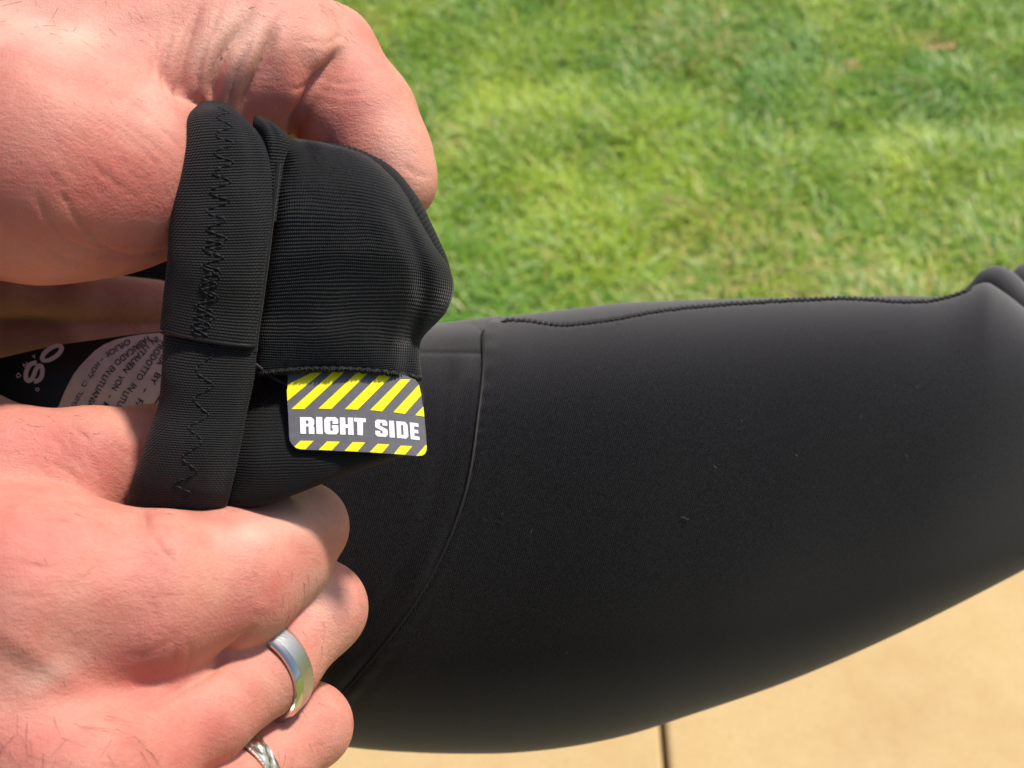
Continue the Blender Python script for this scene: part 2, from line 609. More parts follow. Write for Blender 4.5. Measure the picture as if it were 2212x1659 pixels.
def surface_nets(val, org, vox):
    nx, ny, nz = val.shape
    ins = val < 0
    c = [ins[i:nx-1+i, j:ny-1+j, k:nz-1+k] for i in (0, 1) for j in (0, 1) for k in (0, 1)]
    s = sum(x.astype(np.int8) for x in c)
    act = (s > 0) & (s < 8)
    idx = np.full(act.shape, -1, np.int32)
    ii = np.argwhere(act)
    idx[act] = np.arange(len(ii))
    corners = np.array([(i, j, k) for i in (0, 1) for j in (0, 1) for k in (0, 1)])
    cv = np.stack([val[ii[:, 0]+i, ii[:, 1]+j, ii[:, 2]+k] for i, j, k in corners], 1)
    acc = np.zeros((len(ii), 3)); cnt = np.zeros(len(ii))
    for a in range(8):
        for b in range(a + 1, 8):
            if np.abs(corners[a] - corners[b]).sum() == 1:
                m = (cv[:, a] < 0) != (cv[:, b] < 0)
                t = cv[m, a] / (cv[m, a] - cv[m, b])
                acc[m] += corners[a] + t[:, None] * (corners[b] - corners[a])
                cnt[m] += 1
    V = org + vox * (ii + acc / cnt[:, None])
    faces = []
    for ax in range(3):
        o1, o2 = (ax + 1) % 3, (ax + 2) % 3
        A = np.take(ins, range(0, ins.shape[ax] - 1), ax); B = np.take(ins, range(1, ins.shape[ax]), ax)
        e = np.argwhere(A != B)
        e = e[(e[:, o1] > 0) & (e[:, o2] > 0) & (e[:, o1] < ins.shape[o1] - 1) & (e[:, o2] < ins.shape[o2] - 1)]
        flip = ~A[e[:, 0], e[:, 1], e[:, 2]]
        def cell(d1, d2):
            q = e.copy(); q[:, o1] -= d1; q[:, o2] -= d2
            return idx[q[:, 0], q[:, 1], q[:, 2]]
        f = np.stack([cell(1, 1), cell(0, 1), cell(0, 0), cell(1, 0)], 1)
        f[flip] = f[flip][:, ::-1]
        faces.append(f)
    return V, np.concatenate(faces)


def chain_pts(ch):
    a = np.array(ch, float)
    return cam_pt(a[:, 0], a[:, 1], a[:, 2]), a[:, 3] * a[:, 2] / F


def build_hand(name, palm, fingers, lines, bumps, blush, kp=7.0, kf=0.9, vox=0.62):
    chains = [chain_pts(c) for c in palm] + [chain_pts(f[0]) for f in fingers]
    lo = np.min([np.min(p - r[:, None], 0) for p, r in chains], 0) - 3
    hi = np.max([np.max(p + r[:, None], 0) for p, r in chains], 0) + 3
    # cut what lies far outside the picture at the wrist
    lo = np.maximum(lo, [-150, -130, -360]); hi = np.minimum(hi, [60, 110, -170])
    n = np.ceil((hi - lo) / vox).astype(int) + 1
    ax = [lo[i] + vox * np.arange(n[i]) for i in range(3)]
    G = np.stack(np.meshgrid(*ax, indexing='ij'), -1).astype(np.float32)

    def chain_sdf(ch, k):
        p, r = ch
        out = None
        for i in range(len(p) - 1):
            # work only inside the segment's own box
            d = np.full(G.shape[:3], 60.0, np.float32)
            l_ = np.minimum(p[i] - r[i], p[i+1] - r[i+1]) - 16; h_ = np.maximum(p[i] + r[i], p[i+1] + r[i+1]) + 16
            i0 = np.clip(((l_ - lo) / vox).astype(int), 0, n); i1 = np.clip(((h_ - lo) / vox).astype(int) + 1, 0, n)
            sl_ = tuple(slice(i0[q], i1[q]) for q in range(3))
            if all(i1 > i0):
                d[sl_] = seg(G[sl_], p[i].astype(np.float32), p[i+1].astype(np.float32), r[i], r[i+1])
            out = d if out is None else smin(out, d, k)
        return out
    pal = None
    for c in palm:
        d = chain_sdf(chain_pts(c), 5.0)
        pal = d if pal is None else smin(pal, d, 9.0)
    tot = pal
    for (ch, kk) in fingers:
        d = smin(chain_sdf(chain_pts(ch), 3.0), pal, kk if kk else kp)
        tot = smin(tot, d, kf)
    tot = tot.copy()
    for a_ in range(3):          # close the surface at the box faces
        for e_ in (0, -1):
            s_ = [slice(None)] * 3; s_[a_] = e_
            tot[tuple(s_)] = np.maximum(tot[tuple(s_)], 0.3)
    V, Fc = surface_nets(tot, lo, vox)
    # relax
    def nbr_smooth(V, it, lam):
        e = np.concatenate([Fc[:, [0, 1]], Fc[:, [1, 2]], Fc[:, [2, 3]], Fc[:, [3, 0]]])
        e = np.concatenate([e, e[:, ::-1]])
        deg = np.bincount(e[:, 0], minlength=len(V))[:, None]
        for _ in range(it):
            a = np.stack([np.bincount(e[:, 0], V[e[:, 1], q], len(V)) for q in range(3)], 1) / np.maximum(deg, 1)
            V = V + lam * (a - V)
        return V
    V = nbr_smooth(V, 5, 0.5)

    def normals(V):
        fn = np.cross(V[Fc[:, 2]] - V[Fc[:, 0]], V[Fc[:, 3]] - V[Fc[:, 1]])
        N = np.stack([sum(np.bincount(Fc[:, q], fn[:, a], len(V)) for q in range(4)) for a in range(3)], 1)
        return N / (np.linalg.norm(N, axis=1)[:, None] + 1e-9)
    N = normals(V)
    u = CX + F * V[:, 0] / -V[:, 2]; v = CY - F * V[:, 1] / -V[:, 2]
    view = -V / np.linalg.norm(V, axis=1)[:, None]
    facing = np.clip((N * view).sum(1) * 3 + 0.3, 0, 1)
    disp = np.zeros(len(V))
    for (pts, wid, dep) in lines:
        pts = np.array(pts, float)
        # smooth the polyline
        t = np.arange(len(pts)); tt = np.linspace(0, len(pts) - 1, len(pts) * 8)
        pl = np.stack([cub(tt, t, pts[:, 0]), cub(tt, t, pts[:, 1])], 1) if len(pts) > 2 else pts
        m = (u > pl[:, 0].min() - 4 * wid) & (u < pl[:, 0].max() + 4 * wid) & (v > pl[:, 1].min() - 4 * wid) & (v < pl[:, 1].max() + 4 * wid)
        q = np.stack([u[m], v[m]], 1)
        best = np.full(len(q), 1e9); par = np.zeros(len(q))
        for i in range(len(pl) - 1):
            ba = pl[i + 1] - pl[i]
            h = np.clip(((q - pl[i]) @ ba) / (ba @ ba + 1e-9), 0, 1)
            dd = np.hypot(*(q - pl[i] - h[:, None] * ba).T)
            b_ = dd < best
            best[b_] = dd[b_]; par[b_] = (i + h[b_]) / (len(pl) - 1)
        fade = np.clip(np.minimum(par, 1 - par) * 3.2 + 0.02, 0, 1)
        fade = fade * fade * (3 - 2 * fade)
        disp[m] -= dep * np.exp(-(np.maximum(best - .6, 0) / wid) ** 1.25) * fade
    for (bu, bv, ru, rv, rot, amp) in bumps:
        c_, s_ = math.cos(math.radians(rot)), math.sin(math.radians(rot))
        a = ((u - bu) * c_ + (v - bv) * s_) / ru; b = (-(u - bu) * s_ + (v - bv) * c_) / rv
        disp += amp * np.exp(-(a * a + b * b))
    V = V + N * (disp * facing)[:, None]
    o = mesh_np(name, world(V), Fc, M['skin'])
    col = np.zeros((len(V), 4), np.float32); col[:, 3] = 1
    for (bu, bv, ru, rv, rot, amp) in blush:
        c_, s_ = math.cos(math.radians(rot)), math.sin(math.radians(rot))
        a = ((u - bu) * c_ + (v - bv) * s_) / ru; b = (-(u - bu) * s_ + (v - bv) * c_) / rv
        g = abs(amp) * np.exp(-(a * a + b * b)) * (.75 + .5 * noise2(u / 38 + 9, v / 38 + 5))
        col[:, 0 if amp > 0 else 1] += g
    at = o.data.color_attributes.new('blush', 'FLOAT_COLOR', 'POINT')
    at.data.foreach_set('color', np.clip(col, 0, .9).ravel())
    return o, V, normals(V), u, v, facing


def add_hair(parent, V, N, u, v, facing, fields):
    """fields: (u0, v0, u1, v1, count, du, dv, length mm, spread)"""
    paths, rad = [], []
    for (u0, v0, u1, v1, cnt, du, dv, ln, sp) in fields:
        cand = np.where((u > u0) & (u < u1) & (v > v0) & (v < v1) & (facing > .5))[0]
        if len(cand) == 0:
            continue
        for i in rng.choice(cand, min(cnt, len(cand)), replace=False):
            a = math.atan2(-dv, du) + rng.normal(0, sp)
            tang = np.array([math.cos(a), math.sin(a), 0.0])
            nn = N[i]
            tang -= nn * (tang @ nn); tang /= np.linalg.norm(tang) + 1e-9
            bt = np.cross(nn, tang)
            L = ln * rng.uniform(.5, 1.3); curl = rng.normal(0, .35)
            s = np.linspace(0, 1, 7)[:, None]
            p = V[i] + L * (s * tang + curl * s ** 2 * bt * .6 + nn * (0.22 * s - 0.20 * s ** 2)) + nn * (.05 * np.minimum(s * 4, 1))
            paths.append(world(p)); rad.append(2.9e-5 * (1 - 0.75 * s[:, 0]) * rng.uniform(.7, 1.2))
    vs, fs = tubes_mesh(paths, rad, 4)
    h = mesh_np('hair', vs, fs, M['hair'], parent)
    tag(h, kind='stuff')


# lower hand: thumb under the hem, four fingers folded away behind the knuckles
def curl(u, v, d, r, du=-120, dv=30):
    return [(u, v, d, r), (u - 25, v + 12, d + 20, r * .93), (u + du * .7, v + dv, d + 33, r * .86), (u + du * 1.6, v + dv * 1.4, d + 30, r * .74)]
low_palm = [
    [(-560, 1720, 236, 260), (-200, 1420, 226, 250), (60, 1290, 224, 195)],
    [(-560, 1760, 236, 260), (-60, 1560, 220, 200), (190, 1665, 214, 135)],
    [(-500, 1900, 236, 240), (60, 1800, 220, 180), (330, 1850, 216, 130)],
    [(-60, 1560, 222, 190), (60, 1290, 224, 195)],
    [(-120, 1110, 236, 150), (140, 1080, 246, 85), (300, 1085, 252, 60)],
    [(60, 1480, 226, 170), (300, 1470, 236, 125), (420, 1450, 244, 80)],
]
low_fingers = [
    ([(60, 1275, 224, 205), (330, 1278, 231, 171), (500, 1250, 241, 150), (600, 1192, 249, 118)] + curl(656, 1138, 256, 91), 8),
    ([(150, 1680, 214, 130), (300, 1620, 223, 114), (440, 1540, 234, 104), (590, 1436, 247, 95)] + curl(690, 1314, 258, 98), 7),
    ([(330, 1850, 216, 125), (470, 1730, 236, 100), (575, 1642, 248, 92)] + curl(667, 1568, 257, 89), 7),
    ([(400, 2060, 220, 115), (520, 1940, 238, 95)] + curl(610, 1850, 255, 82), 6),
    ([(-420, 1330, 232, 190), (-160, 1060, 238, 130), (20, 985, 242, 106), (200, 983, 247, 100), (330, 975, 254, 96), (450, 960, 262, 84)], 8),
]
low_lines = [
    ([(250, 1085), (300, 1092), (314, 1118), (322, 1160)], 9, 1.3),
    ([(560, 1345), (500, 1405), (450, 1452), (400, 1482), (330, 1520), (260, 1545)], 11, 1.0),
    ([(560, 1345), (500, 1405), (450, 1452)], 5, .7),
    ([(0, 1062), (90, 1068), (180, 1082), (270, 1088)], 6, .7),
    ([(322, 1150), (350, 1190), (392, 1225)], 5, .35), ([(345, 1130), (372, 1170), (405, 1195)], 4, .22),
    ([(30, 1150), (80, 1170), (130, 1180)], 3.5, .16), ([(10, 1210), (70, 1225), (140, 1232)], 3.5, .16),
    ([(40, 1100), (100, 1118), (160, 1124)], 3.5, .2), ([(0, 1280), (60, 1290), (130, 1285)], 3.5, .14),
    ([(480, 1500), (500, 1530), (505, 1565)], 4, .2), ([(520, 1480), (545, 1515), (552, 1550)], 4, .2),
    ([(100, 1000), (150, 1020), (180, 1060)], 5, .25), ([(170, 960), (200, 1000), (225, 1050)], 5, .22),
    ([(60, 930), (120, 955), (150, 990)], 4, .18),
    ([(400, 1370), (408, 1410), (400, 1450)], 4, .2), ([(370, 1350), (375, 1400), (366, 1450)], 4, .16),
    ([(250, 1420), (330, 1400), (420, 1340)], 12, .25),
]
for k in range(34):      # crossing furrows of the back of the hand and the knuckles
    cu_, cv_, a_, L_ = rng.uniform(0, 380), rng.uniform(1090, 1420), rng.normal(.25, .5), rng.uniform(30, 75)
    q_ = np.linspace(-1, 1, 5)
    low_lines.append(([(cu_ + L_ * t_ * math.cos(a_), cv_ + L_ * t_ * math.sin(a_) + 5 * math.sin(3 * t_ + k)) for t_ in q_], 3.2, rng.uniform(.05, .14)))
for k in range(16):
    cu_, cv_ = rng.uniform(380, 620), rng.uniform(1480, 1600)
    low_lines.append(([(cu_ - 14, cv_ - 26), (cu_, cv_), (cu_ + 6, cv_ + 26)], 3, rng.uniform(.05, .12)))
for k in range(14):
    cu_, cv_ = rng.uniform(40, 300), rng.uniform(910, 1040)
    low_lines.append(([(cu_ - 26, cv_ - 18), (cu_, cv_), (cu_ + 20, cv_ + 24)], 3.2, rng.uniform(.06, .15)))
low_bumps = [(120, 1440, 120, 30, 40, .5), (330, 1395, 80, 60, -20, 1.2), (270, 1530, 140, 55, 5, -.4), (30, 1390, 90, 26, 35, .3), (560, 1150, 90, 30, -12, .7), (565, 1310, 18, 12, 0, .25), (60, 1330, 60, 120, 20, .5), (380, 1165, 60, 40, 0, .7), (300, 1560, 120, 36, -30, .5), (0, 1520, 120, 50, 20, -.3), (250, 1290, 90, 60, 0, .5)]
hand_lo, V, N, u, v, fc = build_hand('hand', low_palm, low_fingers, low_lines, low_bumps, [(60, 1180, 120, 90, 0, .4), (310, 1430, 130, 80, -25, .8), (520, 1340, 120, 40, -35, .4), (430, 1600, 120, 50, -40, .35), (120, 960, 160, 70, 0, .35), (100, 1600, 200, 60, 0, .35), (330, 1200, 60, 80, 0, .3), (20, 950, 110, 60, 0, .35), (280, 1020, 90, 50, 0, .25), (620, 1260, 70, 60, -40, .3), (560, 1150, 90, 40, -10, -.45), (700, 1290, 60, 60, 0, -.45), (640, 1110, 60, 40, 0, -.3), (110, 1450, 90, 26, -25, -.5), (490, 1560, 70, 60, 0, .25)])
tag(hand_lo, 'lower bare hand wearing two rings, fingers folded under the hem', 'hand', 'bare hands stretching the hem open')
add_hair(hand_lo, V, N, u, v, fc, [
    (0, 1540, 340, 1659, 30, .25, 1, 6, .5), (530, 1230, 690, 1330, 18, .35, 1, 3.2, .5), (600, 1230, 780, 1420, 16, .5, .8, 3, .6),
    (480, 1480, 690, 1640, 14, .5, .8, 3, .6), (0, 890, 220, 1000, 16, .9, .2, 2.0, .5), (0, 1100, 400, 1500, 20, .6, .6, 1.6, .6)])

# upper hand: heel of the thumb at left, bent forefinger at right, other fingers curled behind
up_palm = [
    [(-620, 330, 258, 280), (-100, 268, 257, 232), (280, 180, 258, 190)],
    [(-420, 330, 250, 270), (-120, 320, 244, 268), (110, 345, 240, 252)],
    [(-400, 420, 275, 220), (-150, 480, 290, 120)],
    [(-420, 300, 288, 230), (60, 270, 290, 190), (420, 240, 292, 140), (560, 230, 290, 110)],  # added deep palm mass that blocks the sun from the curled fingers
    [(-420, 330, 306, 210), (60, 320, 308, 190), (440, 300, 310, 150)],  # second added mass farther back, shading the same fingers
]
up_fingers = [
    ([(110, 345, 240, 252), (260, 372, 246, 205), (360, 390, 255, 160), (470, 430, 268, 120), (560, 480, 275, 95)], 8),
    ([(240, 170, 257, 195), (480, 135, 261, 178), (570, 128, 264, 172), (640, 120, 267, 140)], 9),
    ([(640, 110, 268, 125), (705, 120, 269, 106), (772, 258, 268, 126), (822, 345, 266, 112), (853, 392, 265, 92)], 4),
    ([(-260, 540, 298, 90), (0, 622, 309, 64), (160, 640, 316, 56), (340, 652, 326, 48)], 6),
    ([(-260, 700, 304, 90), (-40, 742, 313, 64), (150, 735, 319, 55), (340, 722, 329, 46)], 6),
]
up_lines = [
    ([(464, 262), (461, 225), (462, 190), (468, 155), (482, 120), (508, 80), (532, 40), (552, -10)], 13, 2.3),
    ([(512, 275), (522, 240), (538, 198), (560, 155), (576, 112), (594, 66), (618, 10)], 12, 1.9),
    ([(392, 240), (391, 205), (393, 155), (402, 100), (418, 50), (440, -10)], 9, 1.3),
    ([(430, 250), (427, 205), (430, 160), (442, 105), (464, 48), (486, -10)], 6, .8),
    ([(490, 250), (497, 215), (510, 165), (532, 112), (560, 55)], 6, .8),
    ([(372, 225), (356, 180), (354, 140), (362, 100), (378, 50)], 6, .6),
    ([(340, 205), (330, 160), (334, 110), (345, 60)], 5, .3),
    ([(622, 330), (632, 290), (640, 258), (660, 220), (688, 172), (722, 126), (745, 100)], 12, 2.5),
    ([(340, 140), (362, 168), (380, 188), (402, 205), (440, 228), (470, 250)], 9, 1.3),
    ([(70, 400), (88, 445), (118, 492), (165, 530), (250, 556), (330, 560)], 6, .40),
    ([(160, 460), (190, 500), (225, 535), (290, 553), (360, 540), (400, 520)], 6, .50),
    ([(120, 400), (140, 430), (170, 480), (215, 510), (270, 525)], 5, .22), ([(30, 430), (60, 480), (95, 530), (150, 560), (210, 575)], 5, .22),
    ([(210, 215), (250, 250), (310, 300), (360, 340), (390, 375)], 4, .18), ([(160, 195), (200, 230), (270, 290), (330, 345), (360, 380)], 4, .18), ([(280, 215), (300, 235), (340, 270), (380, 310), (395, 335)], 4, .22),
    ([(110, 190), (150, 215), (230, 270), (300, 330)], 4, .14), ([(230, 330), (290, 380), (345, 420)], 4, .12), ([(180, 330), (240, 390), (320, 440)], 4, .12),
    ([(745, 80), (730, 80), (700, 95), (660, 90), (630, 95)], 5, .35), ([(620, 195), (640, 190), (668, 182), (700, 165)], 4, .3),
    ([(680, 165), (700, 170), (740, 180), (800, 172)], 4, .22), ([(690, 192), (705, 195), (750, 205), (820, 200)], 3.5, .16), ([(680, 215), (740, 228), (810, 225)], 3.5, .12),
    ([(870, 358), (880, 365), (905, 378), (940, 384)], 4, .3),
]
for k in range(40):      # fine lines fanning out from the base of the thumb
    cu_, cv_ = rng.uniform(120, 370), rng.uniform(190, 420)
    a_ = math.atan2(cv_ - 150, 460 - cu_) * .6 + .45 + rng.normal(0, .12); L_ = rng.uniform(18, 48)
    up_lines.append(([(cu_ - L_ * math.cos(a_), cv_ - L_ * math.sin(a_)), (cu_, cv_ + 2), (cu_ + L_ * math.cos(a_), cv_ + L_ * math.sin(a_))], 3, rng.uniform(.05, .13)))
up_bumps = [(540, 110, 22, 70, 20, 1.3), (500, 130, 14, 60, 20, .7), (445, 120, 16, 70, 10, .6), (690, 95, 40, 30, 20, .9), (600, 90, 24, 50, 0, .6), (640, 215, 40, 40, 0, .8),
            (300, 60, 120, 40, -20, -1.2), (180, 190, 120, 30, 20, -.7), (690, 130, 22, 22, 0, .4)]
hand_up, V, N, u, v, fc = build_hand('hand', up_palm, up_fingers, up_lines, up_bumps, [(60, 420, 260, 170, 0, .6), (280, 440, 110, 140, 0, .45), (250, 130, 110, 60, 20, .25), (600, 210, 60, 70, 0, .55), (750, 260, 70, 60, 60, .4), (700, 130, 60, 40, 0, .2), (100, 60, 200, 60, 0, -.5), (330, 240, 80, 70, 30, -.3), (520, 80, 110, 60, -20, -.6), (880, 350, 50, 80, -20, -.3), (700, 90, 60, 40, 0, -.3)])
tag(hand_up, 'upper bare hand without rings pinching the hem from above', 'hand', 'bare hands stretching the hem open')
add_hair(hand_up, V, N, u, v, fc, [
    (-40, 0, 200, 110, 22, .15, 1, 6.5, .35), (180, 0, 480, 110, 30, .5, .8, 2.6, .4), (450, 0, 760, 110, 26, .9, .2, 2.0, .5), (60, 60, 350, 240, 18, .4, .9, 1.4, .5)])

# ------------------------------------------------------------------ rings
def ring_frame(c, axis):
    a = np.array(axis, float); a /= np.linalg.norm(a)
    x = np.cross(a, [0, 0, 1.0]); x /= np.linalg.norm(x)
    y = np.cross(a, x)
    return np.array(c, float), a, x, y


def lathe(name, fr, prof, mat, parent, n=160, relief=None):
    c, a, x, y = fr
    ang = np.linspace(0, 2 * math.pi, n, endpoint=False)
    pr = np.array(prof, float)
    R = np.broadcast_to(pr[None, :, 1], (n, len(pr))).copy(); H = np.broadcast_to(pr[None, :, 0], (n, len(pr)))
    if relief is not None:
        R = R + relief(ang[:, None], H, R)
    P = c + H[..., None] * a + R[..., None] * (np.cos(ang)[:, None, None] * x + np.sin(ang)[:, None, None] * y)
    m = len(pr)
    i = np.arange(n)[:, None]; j = np.arange(m)[None, :]
    A = i * m + j; B = ((i + 1) % n) * m + j; A2 = i * m + (j + 1) % m; B2 = ((i + 1) % n) * m + (j + 1) % m
    q = np.stack([A, B, B2, A2], -1).reshape(-1, 4)
    o = mesh_np(name, world(P.reshape(-1, 3)), q, mat, parent, smooth=True)
    o.data.set_sharp_from_angle(angle=math.radians(28))
    return o


def metal(name, col, rough, scratch, aniso=0.0):
    k = NT(name)
    o = k.coord('Object')
    f = k.noise(o, 900, 4, 0.7)
    k.l(k.mix(k.ramp(f, .3, .7), col, tuple(c * .9 for c in col)), k.b.inputs['Base Color'])
    k.set(Metallic=1.0)
    r = k.n('MapRange'); r.inputs[3].default_value = rough; r.inputs[4].default_value = rough + .14
    k.l(f, r.inputs[0]); k.l(r.outputs[0], k.b.inputs['Roughness'])
    if scratch:
        mp = k.coord('Object', (500, 2600, 900), (0.4, 0.7, 0.9))
        k.finish_normal(k.bump(k.noise(mp, 1.0, 3), 0.00006, scratch))
    return k.m

brushed = metal('brushed_silver', (0.50, 0.49, 0.485), 0.30, 0.8)
polished = metal('polished_silver', (0.66, 0.63, 0.58), 0.08, 0.0)
engraved = metal('pale_gold', (0.72, 0.68, 0.58), 0.2, 0.0)

def finger_axis(c0, c1):
    return cam_pt(*c1) - cam_pt(*c0)

ring1 = empty('ring', world(cam_pt(588, 1444, 247)))
tag(ring1, 'plain silver band with polished sloping edges on middle finger of lower hand', 'ring', 'rings on the lower hand')
fr = ring_frame(cam_pt(563, 1445, 245.5), finger_axis((440, 1548, 229), (690, 1314, 263)))
W2, RI, RO = 3.0, 9.6, 11.15
lathe('band', fr, [(-W2 + 1.25, RO), (-1.2, RO + .03), (0, RO + .04), (1.2, RO + .03), (W2 - 1.25, RO), (W2 - 1.3, RO - .7), (-W2 + 1.3, RO - .7)], brushed, ring1)
for sg in (-1, 1):
    pf = [(sg * (W2 - 1.22), RO - .005), (sg * (W2 - .7), RO - .28), (sg * (W2 - .12), RO - .62), (sg * W2, RO - .78), (sg * W2, RI + .25), (sg * (W2 - .25), RI), (sg * .3, RI - .02), (sg * .3, RI + .3), (sg * (W2 - 1.22), RO - .6)]
    lathe('bevelled_edge', fr, pf if sg < 0 else pf[::-1], polished, ring1)

ring2 = empty('ring', world(cam_pt(556, 1655, 246)))
tag(ring2, 'engraved pale gold band with beaded rims at bottom edge of lower hand', 'ring', 'rings on the lower hand')
fr = ring_frame(cam_pt(508, 1690, 243), finger_axis((470, 1730, 231), (667, 1568, 260)))
W2, RI, RO = 2.7, 9.7, 11.0
def leaf_relief(a, h, r):
    k = np.sin(a * 15 + h * 2.4) ; k2 = np.sin(a * 15 - h * 2.0 + 1.2)
    out = 0.085 * np.clip(k * 1.8, -1, 1) * np.exp(-(h / 1.5) ** 2) + .045 * np.clip(k2 * 1.5, -1, 1) * (np.abs(h) < 1.7)
    return np.where(r > RO - .2, out, 0)
hh = np.linspace(-W2 + .5, W2 - .5, 26)
prof = [(x, RO + .18 * math.cos(x / W2 * 1.4)) for x in hh] + [(W2 - .5, RI + .2), (W2 - .8, RI), (-W2 + .8, RI), (-W2 + .5, RI + .2)]
lathe('band', fr, prof, engraved, ring2, n=420, relief=leaf_relief)
for sg in (-1, 1):
    def bead(a, h, r):
        return np.where(r > RO - .25, .05 * np.abs(np.sin(a * 42)), 0)
    ph = np.linspace(0, 2 * math.pi, 10, endpoint=False)
    pf = [(sg * (W2 - .28) + .3 * math.cos(t), RO - .12 + .3 * math.sin(t)) for t in ph][::-1]
    lathe('beaded_rim', fr, pf, engraved, ring2, n=420, relief=bead)

# ------------------------------------------------------------------ black tights
tights = empty('sports_tights', world(cam_pt(1100, 1000, 330)))
tag(tights, 'black stretch tights leg with the ribbed hem turned inside out', 'tights')

# leg surface: section at picture place x, angle th (0 top, pi bottom)
LX = [250, 600, 750, 915, 1060, 1150, 1250, 1350, 1500, 1700, 1950, 2060, 2100, 2130, 2165, 2212, 2330, 2560, 2800]
LT = [800, 725, 704, 686, 672, 664, 652, 642, 636, 632, 629, 628, 617, 609, 628, 664, 745, 900, 1060]
LSX = [250, 600, 750, 915, 1060, 1150, 1250, 1350, 1500, 1700, 1950, 2212, 2560, 2800]
LST = [800, 725, 704, 686, 672, 664, 652, 642, 636, 632, 629, 640, 690, 740]
LB = [1380, 1590, 1618, 1631, 1633, 1628, 1615, 1594, 1546, 1476, 1366, 1315, 1294, 1278, 1258, 1232, 1170, 1040, 900]
LBX = [250, 600, 750, 915, 1060, 1150, 1250, 1350, 1500, 1700, 1950, 2212, 2560, 2800]
LBB = [1380, 1590, 1618, 1631, 1633, 1628, 1615, 1594, 1546, 1476, 1366, 1232, 1040, 900]
LDX = [250, 700, 1100, 1600, 2200, 2800]
LD = [322, 336, 346, 352, 366, 400]
def leg_pt(x, th, off=0.0):
    t0 = cub(x, LSX, LST); bot = cub(x, LBX, LBB)
    top = t0 + (cub(x, LX, LT) - t0) * np.exp(-(np.clip(th, 0, 9) / .75) ** 2)
    dc = cub(x, LDX, LD)
    vc = (top + bot) / 2; hv = (bot - top) / 2 * 0.974
    bulge = hv * dc / F * 0.86
    r = 1 + off / (hv * dc / F)
    return x + 0 * th, vc - hv * r * np.cos(th), dc - bulge * r * np.sin(th)

SV = [560, 640, 686, 700, 720, 770, 900, 1080, 1300, 1500, 1640, 1800]
SU = [1080, 1078, 1068, 1054, 1045, 1046, 1034, 1002, 900, 742, 620, 480]
def seam_x(th):
    x = np.full_like(th, 1000.0)
    for _ in range(40):
        _, vv, _ = leg_pt(x, th)
        x = .5 * x + .5 * cub(vv, SV, SU)
    return x

def leg_grid(name, x0, x1, nx, nth, off, mat, dent, grow):
    th = np.concatenate([np.linspace(-0.5, math.pi + 0.4, nth)])
    a = x0(th); b = x1(th)
    s = np.linspace(0, 1, nx)
    s = s ** 1.7 if grow > 0 else (1 - (1 - s) ** 1.5 if grow < 0 else s)
    X = a[None, :] * (1 - s[:, None]) + b[None, :] * s[:, None]
    TH = np.broadcast_to(th, X.shape)
    e = off(X, TH, a[None, :], b[None, :])
    U_, V_, D_ = leg_pt(X, TH, e)
    D_ = D_ + dent(U_, V_) * np.clip(np.sin(TH), 0, 1)
    n = nth
    # back half so the leg is a closed tube
    thb = np.linspace(math.pi + 0.4, 2 * math.pi - 0.5, 24)[1:-1]
    ab = np.interp(thb, [math.pi + .4, 2 * math.pi - .5], [a[-1], a[0]]); bb = np.interp(thb, [math.pi + .4, 2 * math.pi - .5], [b[-1], b[0]])
    Xb = ab[None] * (1 - s[:, None]) + bb[None] * s[:, None]
    Ub, Vb, Db = leg_pt(Xb, np.broadcast_to(thb, Xb.shape), 0.5)
    U_ = np.concatenate([U_, Ub], 1); V_ = np.concatenate([V_, Vb], 1); D_ = np.concatenate([D_, Db], 1)
    n = U_.shape[1]
    i = np.arange(nx - 1)[:, None]; j = np.arange(n)[None]
    A = i * n + j; B = i * n + (j + 1) % n
    q = np.stack([A, B, B + n, A + n], -1).reshape(-1, 4)
    uv = np.stack([V_ / 1000, U_ / 1000 + V_ / 3600], -1).reshape(-1, 2)
    return mesh_np(name, world(cam_pt(U_, V_, D_)).reshape(-1, 3), q[:, ::-1], mat, tights, uv)

TSX = [1050, 1100, 1140, 1210, 1300, 1420, 1600, 1800, 2060, 2100]
TSV = [696, 691, 693, 702, 694, 673, 656, 646, 640, 625]
def seam_top(x):
    return cub(np.clip(x, 1050, 2100), TSX, TSV)

def panel_off(X, TH, a, b):
    d = X - a
    _, V0, _ = leg_pt(X, TH)
    dt = V0 - seam_top(X)
    edge = 1.0 * (1 - np.exp(-np.clip(d, 0, None) / 5)) * np.where(X < 2100, np.clip(1 - np.exp(-np.clip(dt, 0, None) / 4), 0, 1), 1)
    edge = edge + .10 * np.sin(V0 / 5.5 + 2 * np.sin(V0 / 37)) * np.exp(-(d / 26) ** 2) + .08 * np.sin(X / 6 + np.sin(X / 31)) * np.exp(-(dt / 16) ** 2) * (X < 2090)
    return edge - .25 * np.exp(-((d - 34) / 18) ** 2) + 0 * TH
def soft_dents(U_, V_):
    return (1.0 * np.sin(U_ / 170 + V_ / 240) * np.sin(V_ / 190 - U_ / 400 + 1) + .25 * np.sin(U_ / 61 + V_ / 130)
            - 1.0 * np.exp(-((U_ - 1080) / 40) ** 2 - ((V_ - 735) / 50) ** 2)
            + 1.0 * np.exp(-((V_ - seam_top(U_)) / 4.2) ** 2) * (U_ > 1075) * (U_ < 2100))
leg_grid('calf_panel', seam_x, lambda th: np.full_like(th, 2800.0), 420, 300, panel_off, M['leg'], soft_dents, 1)

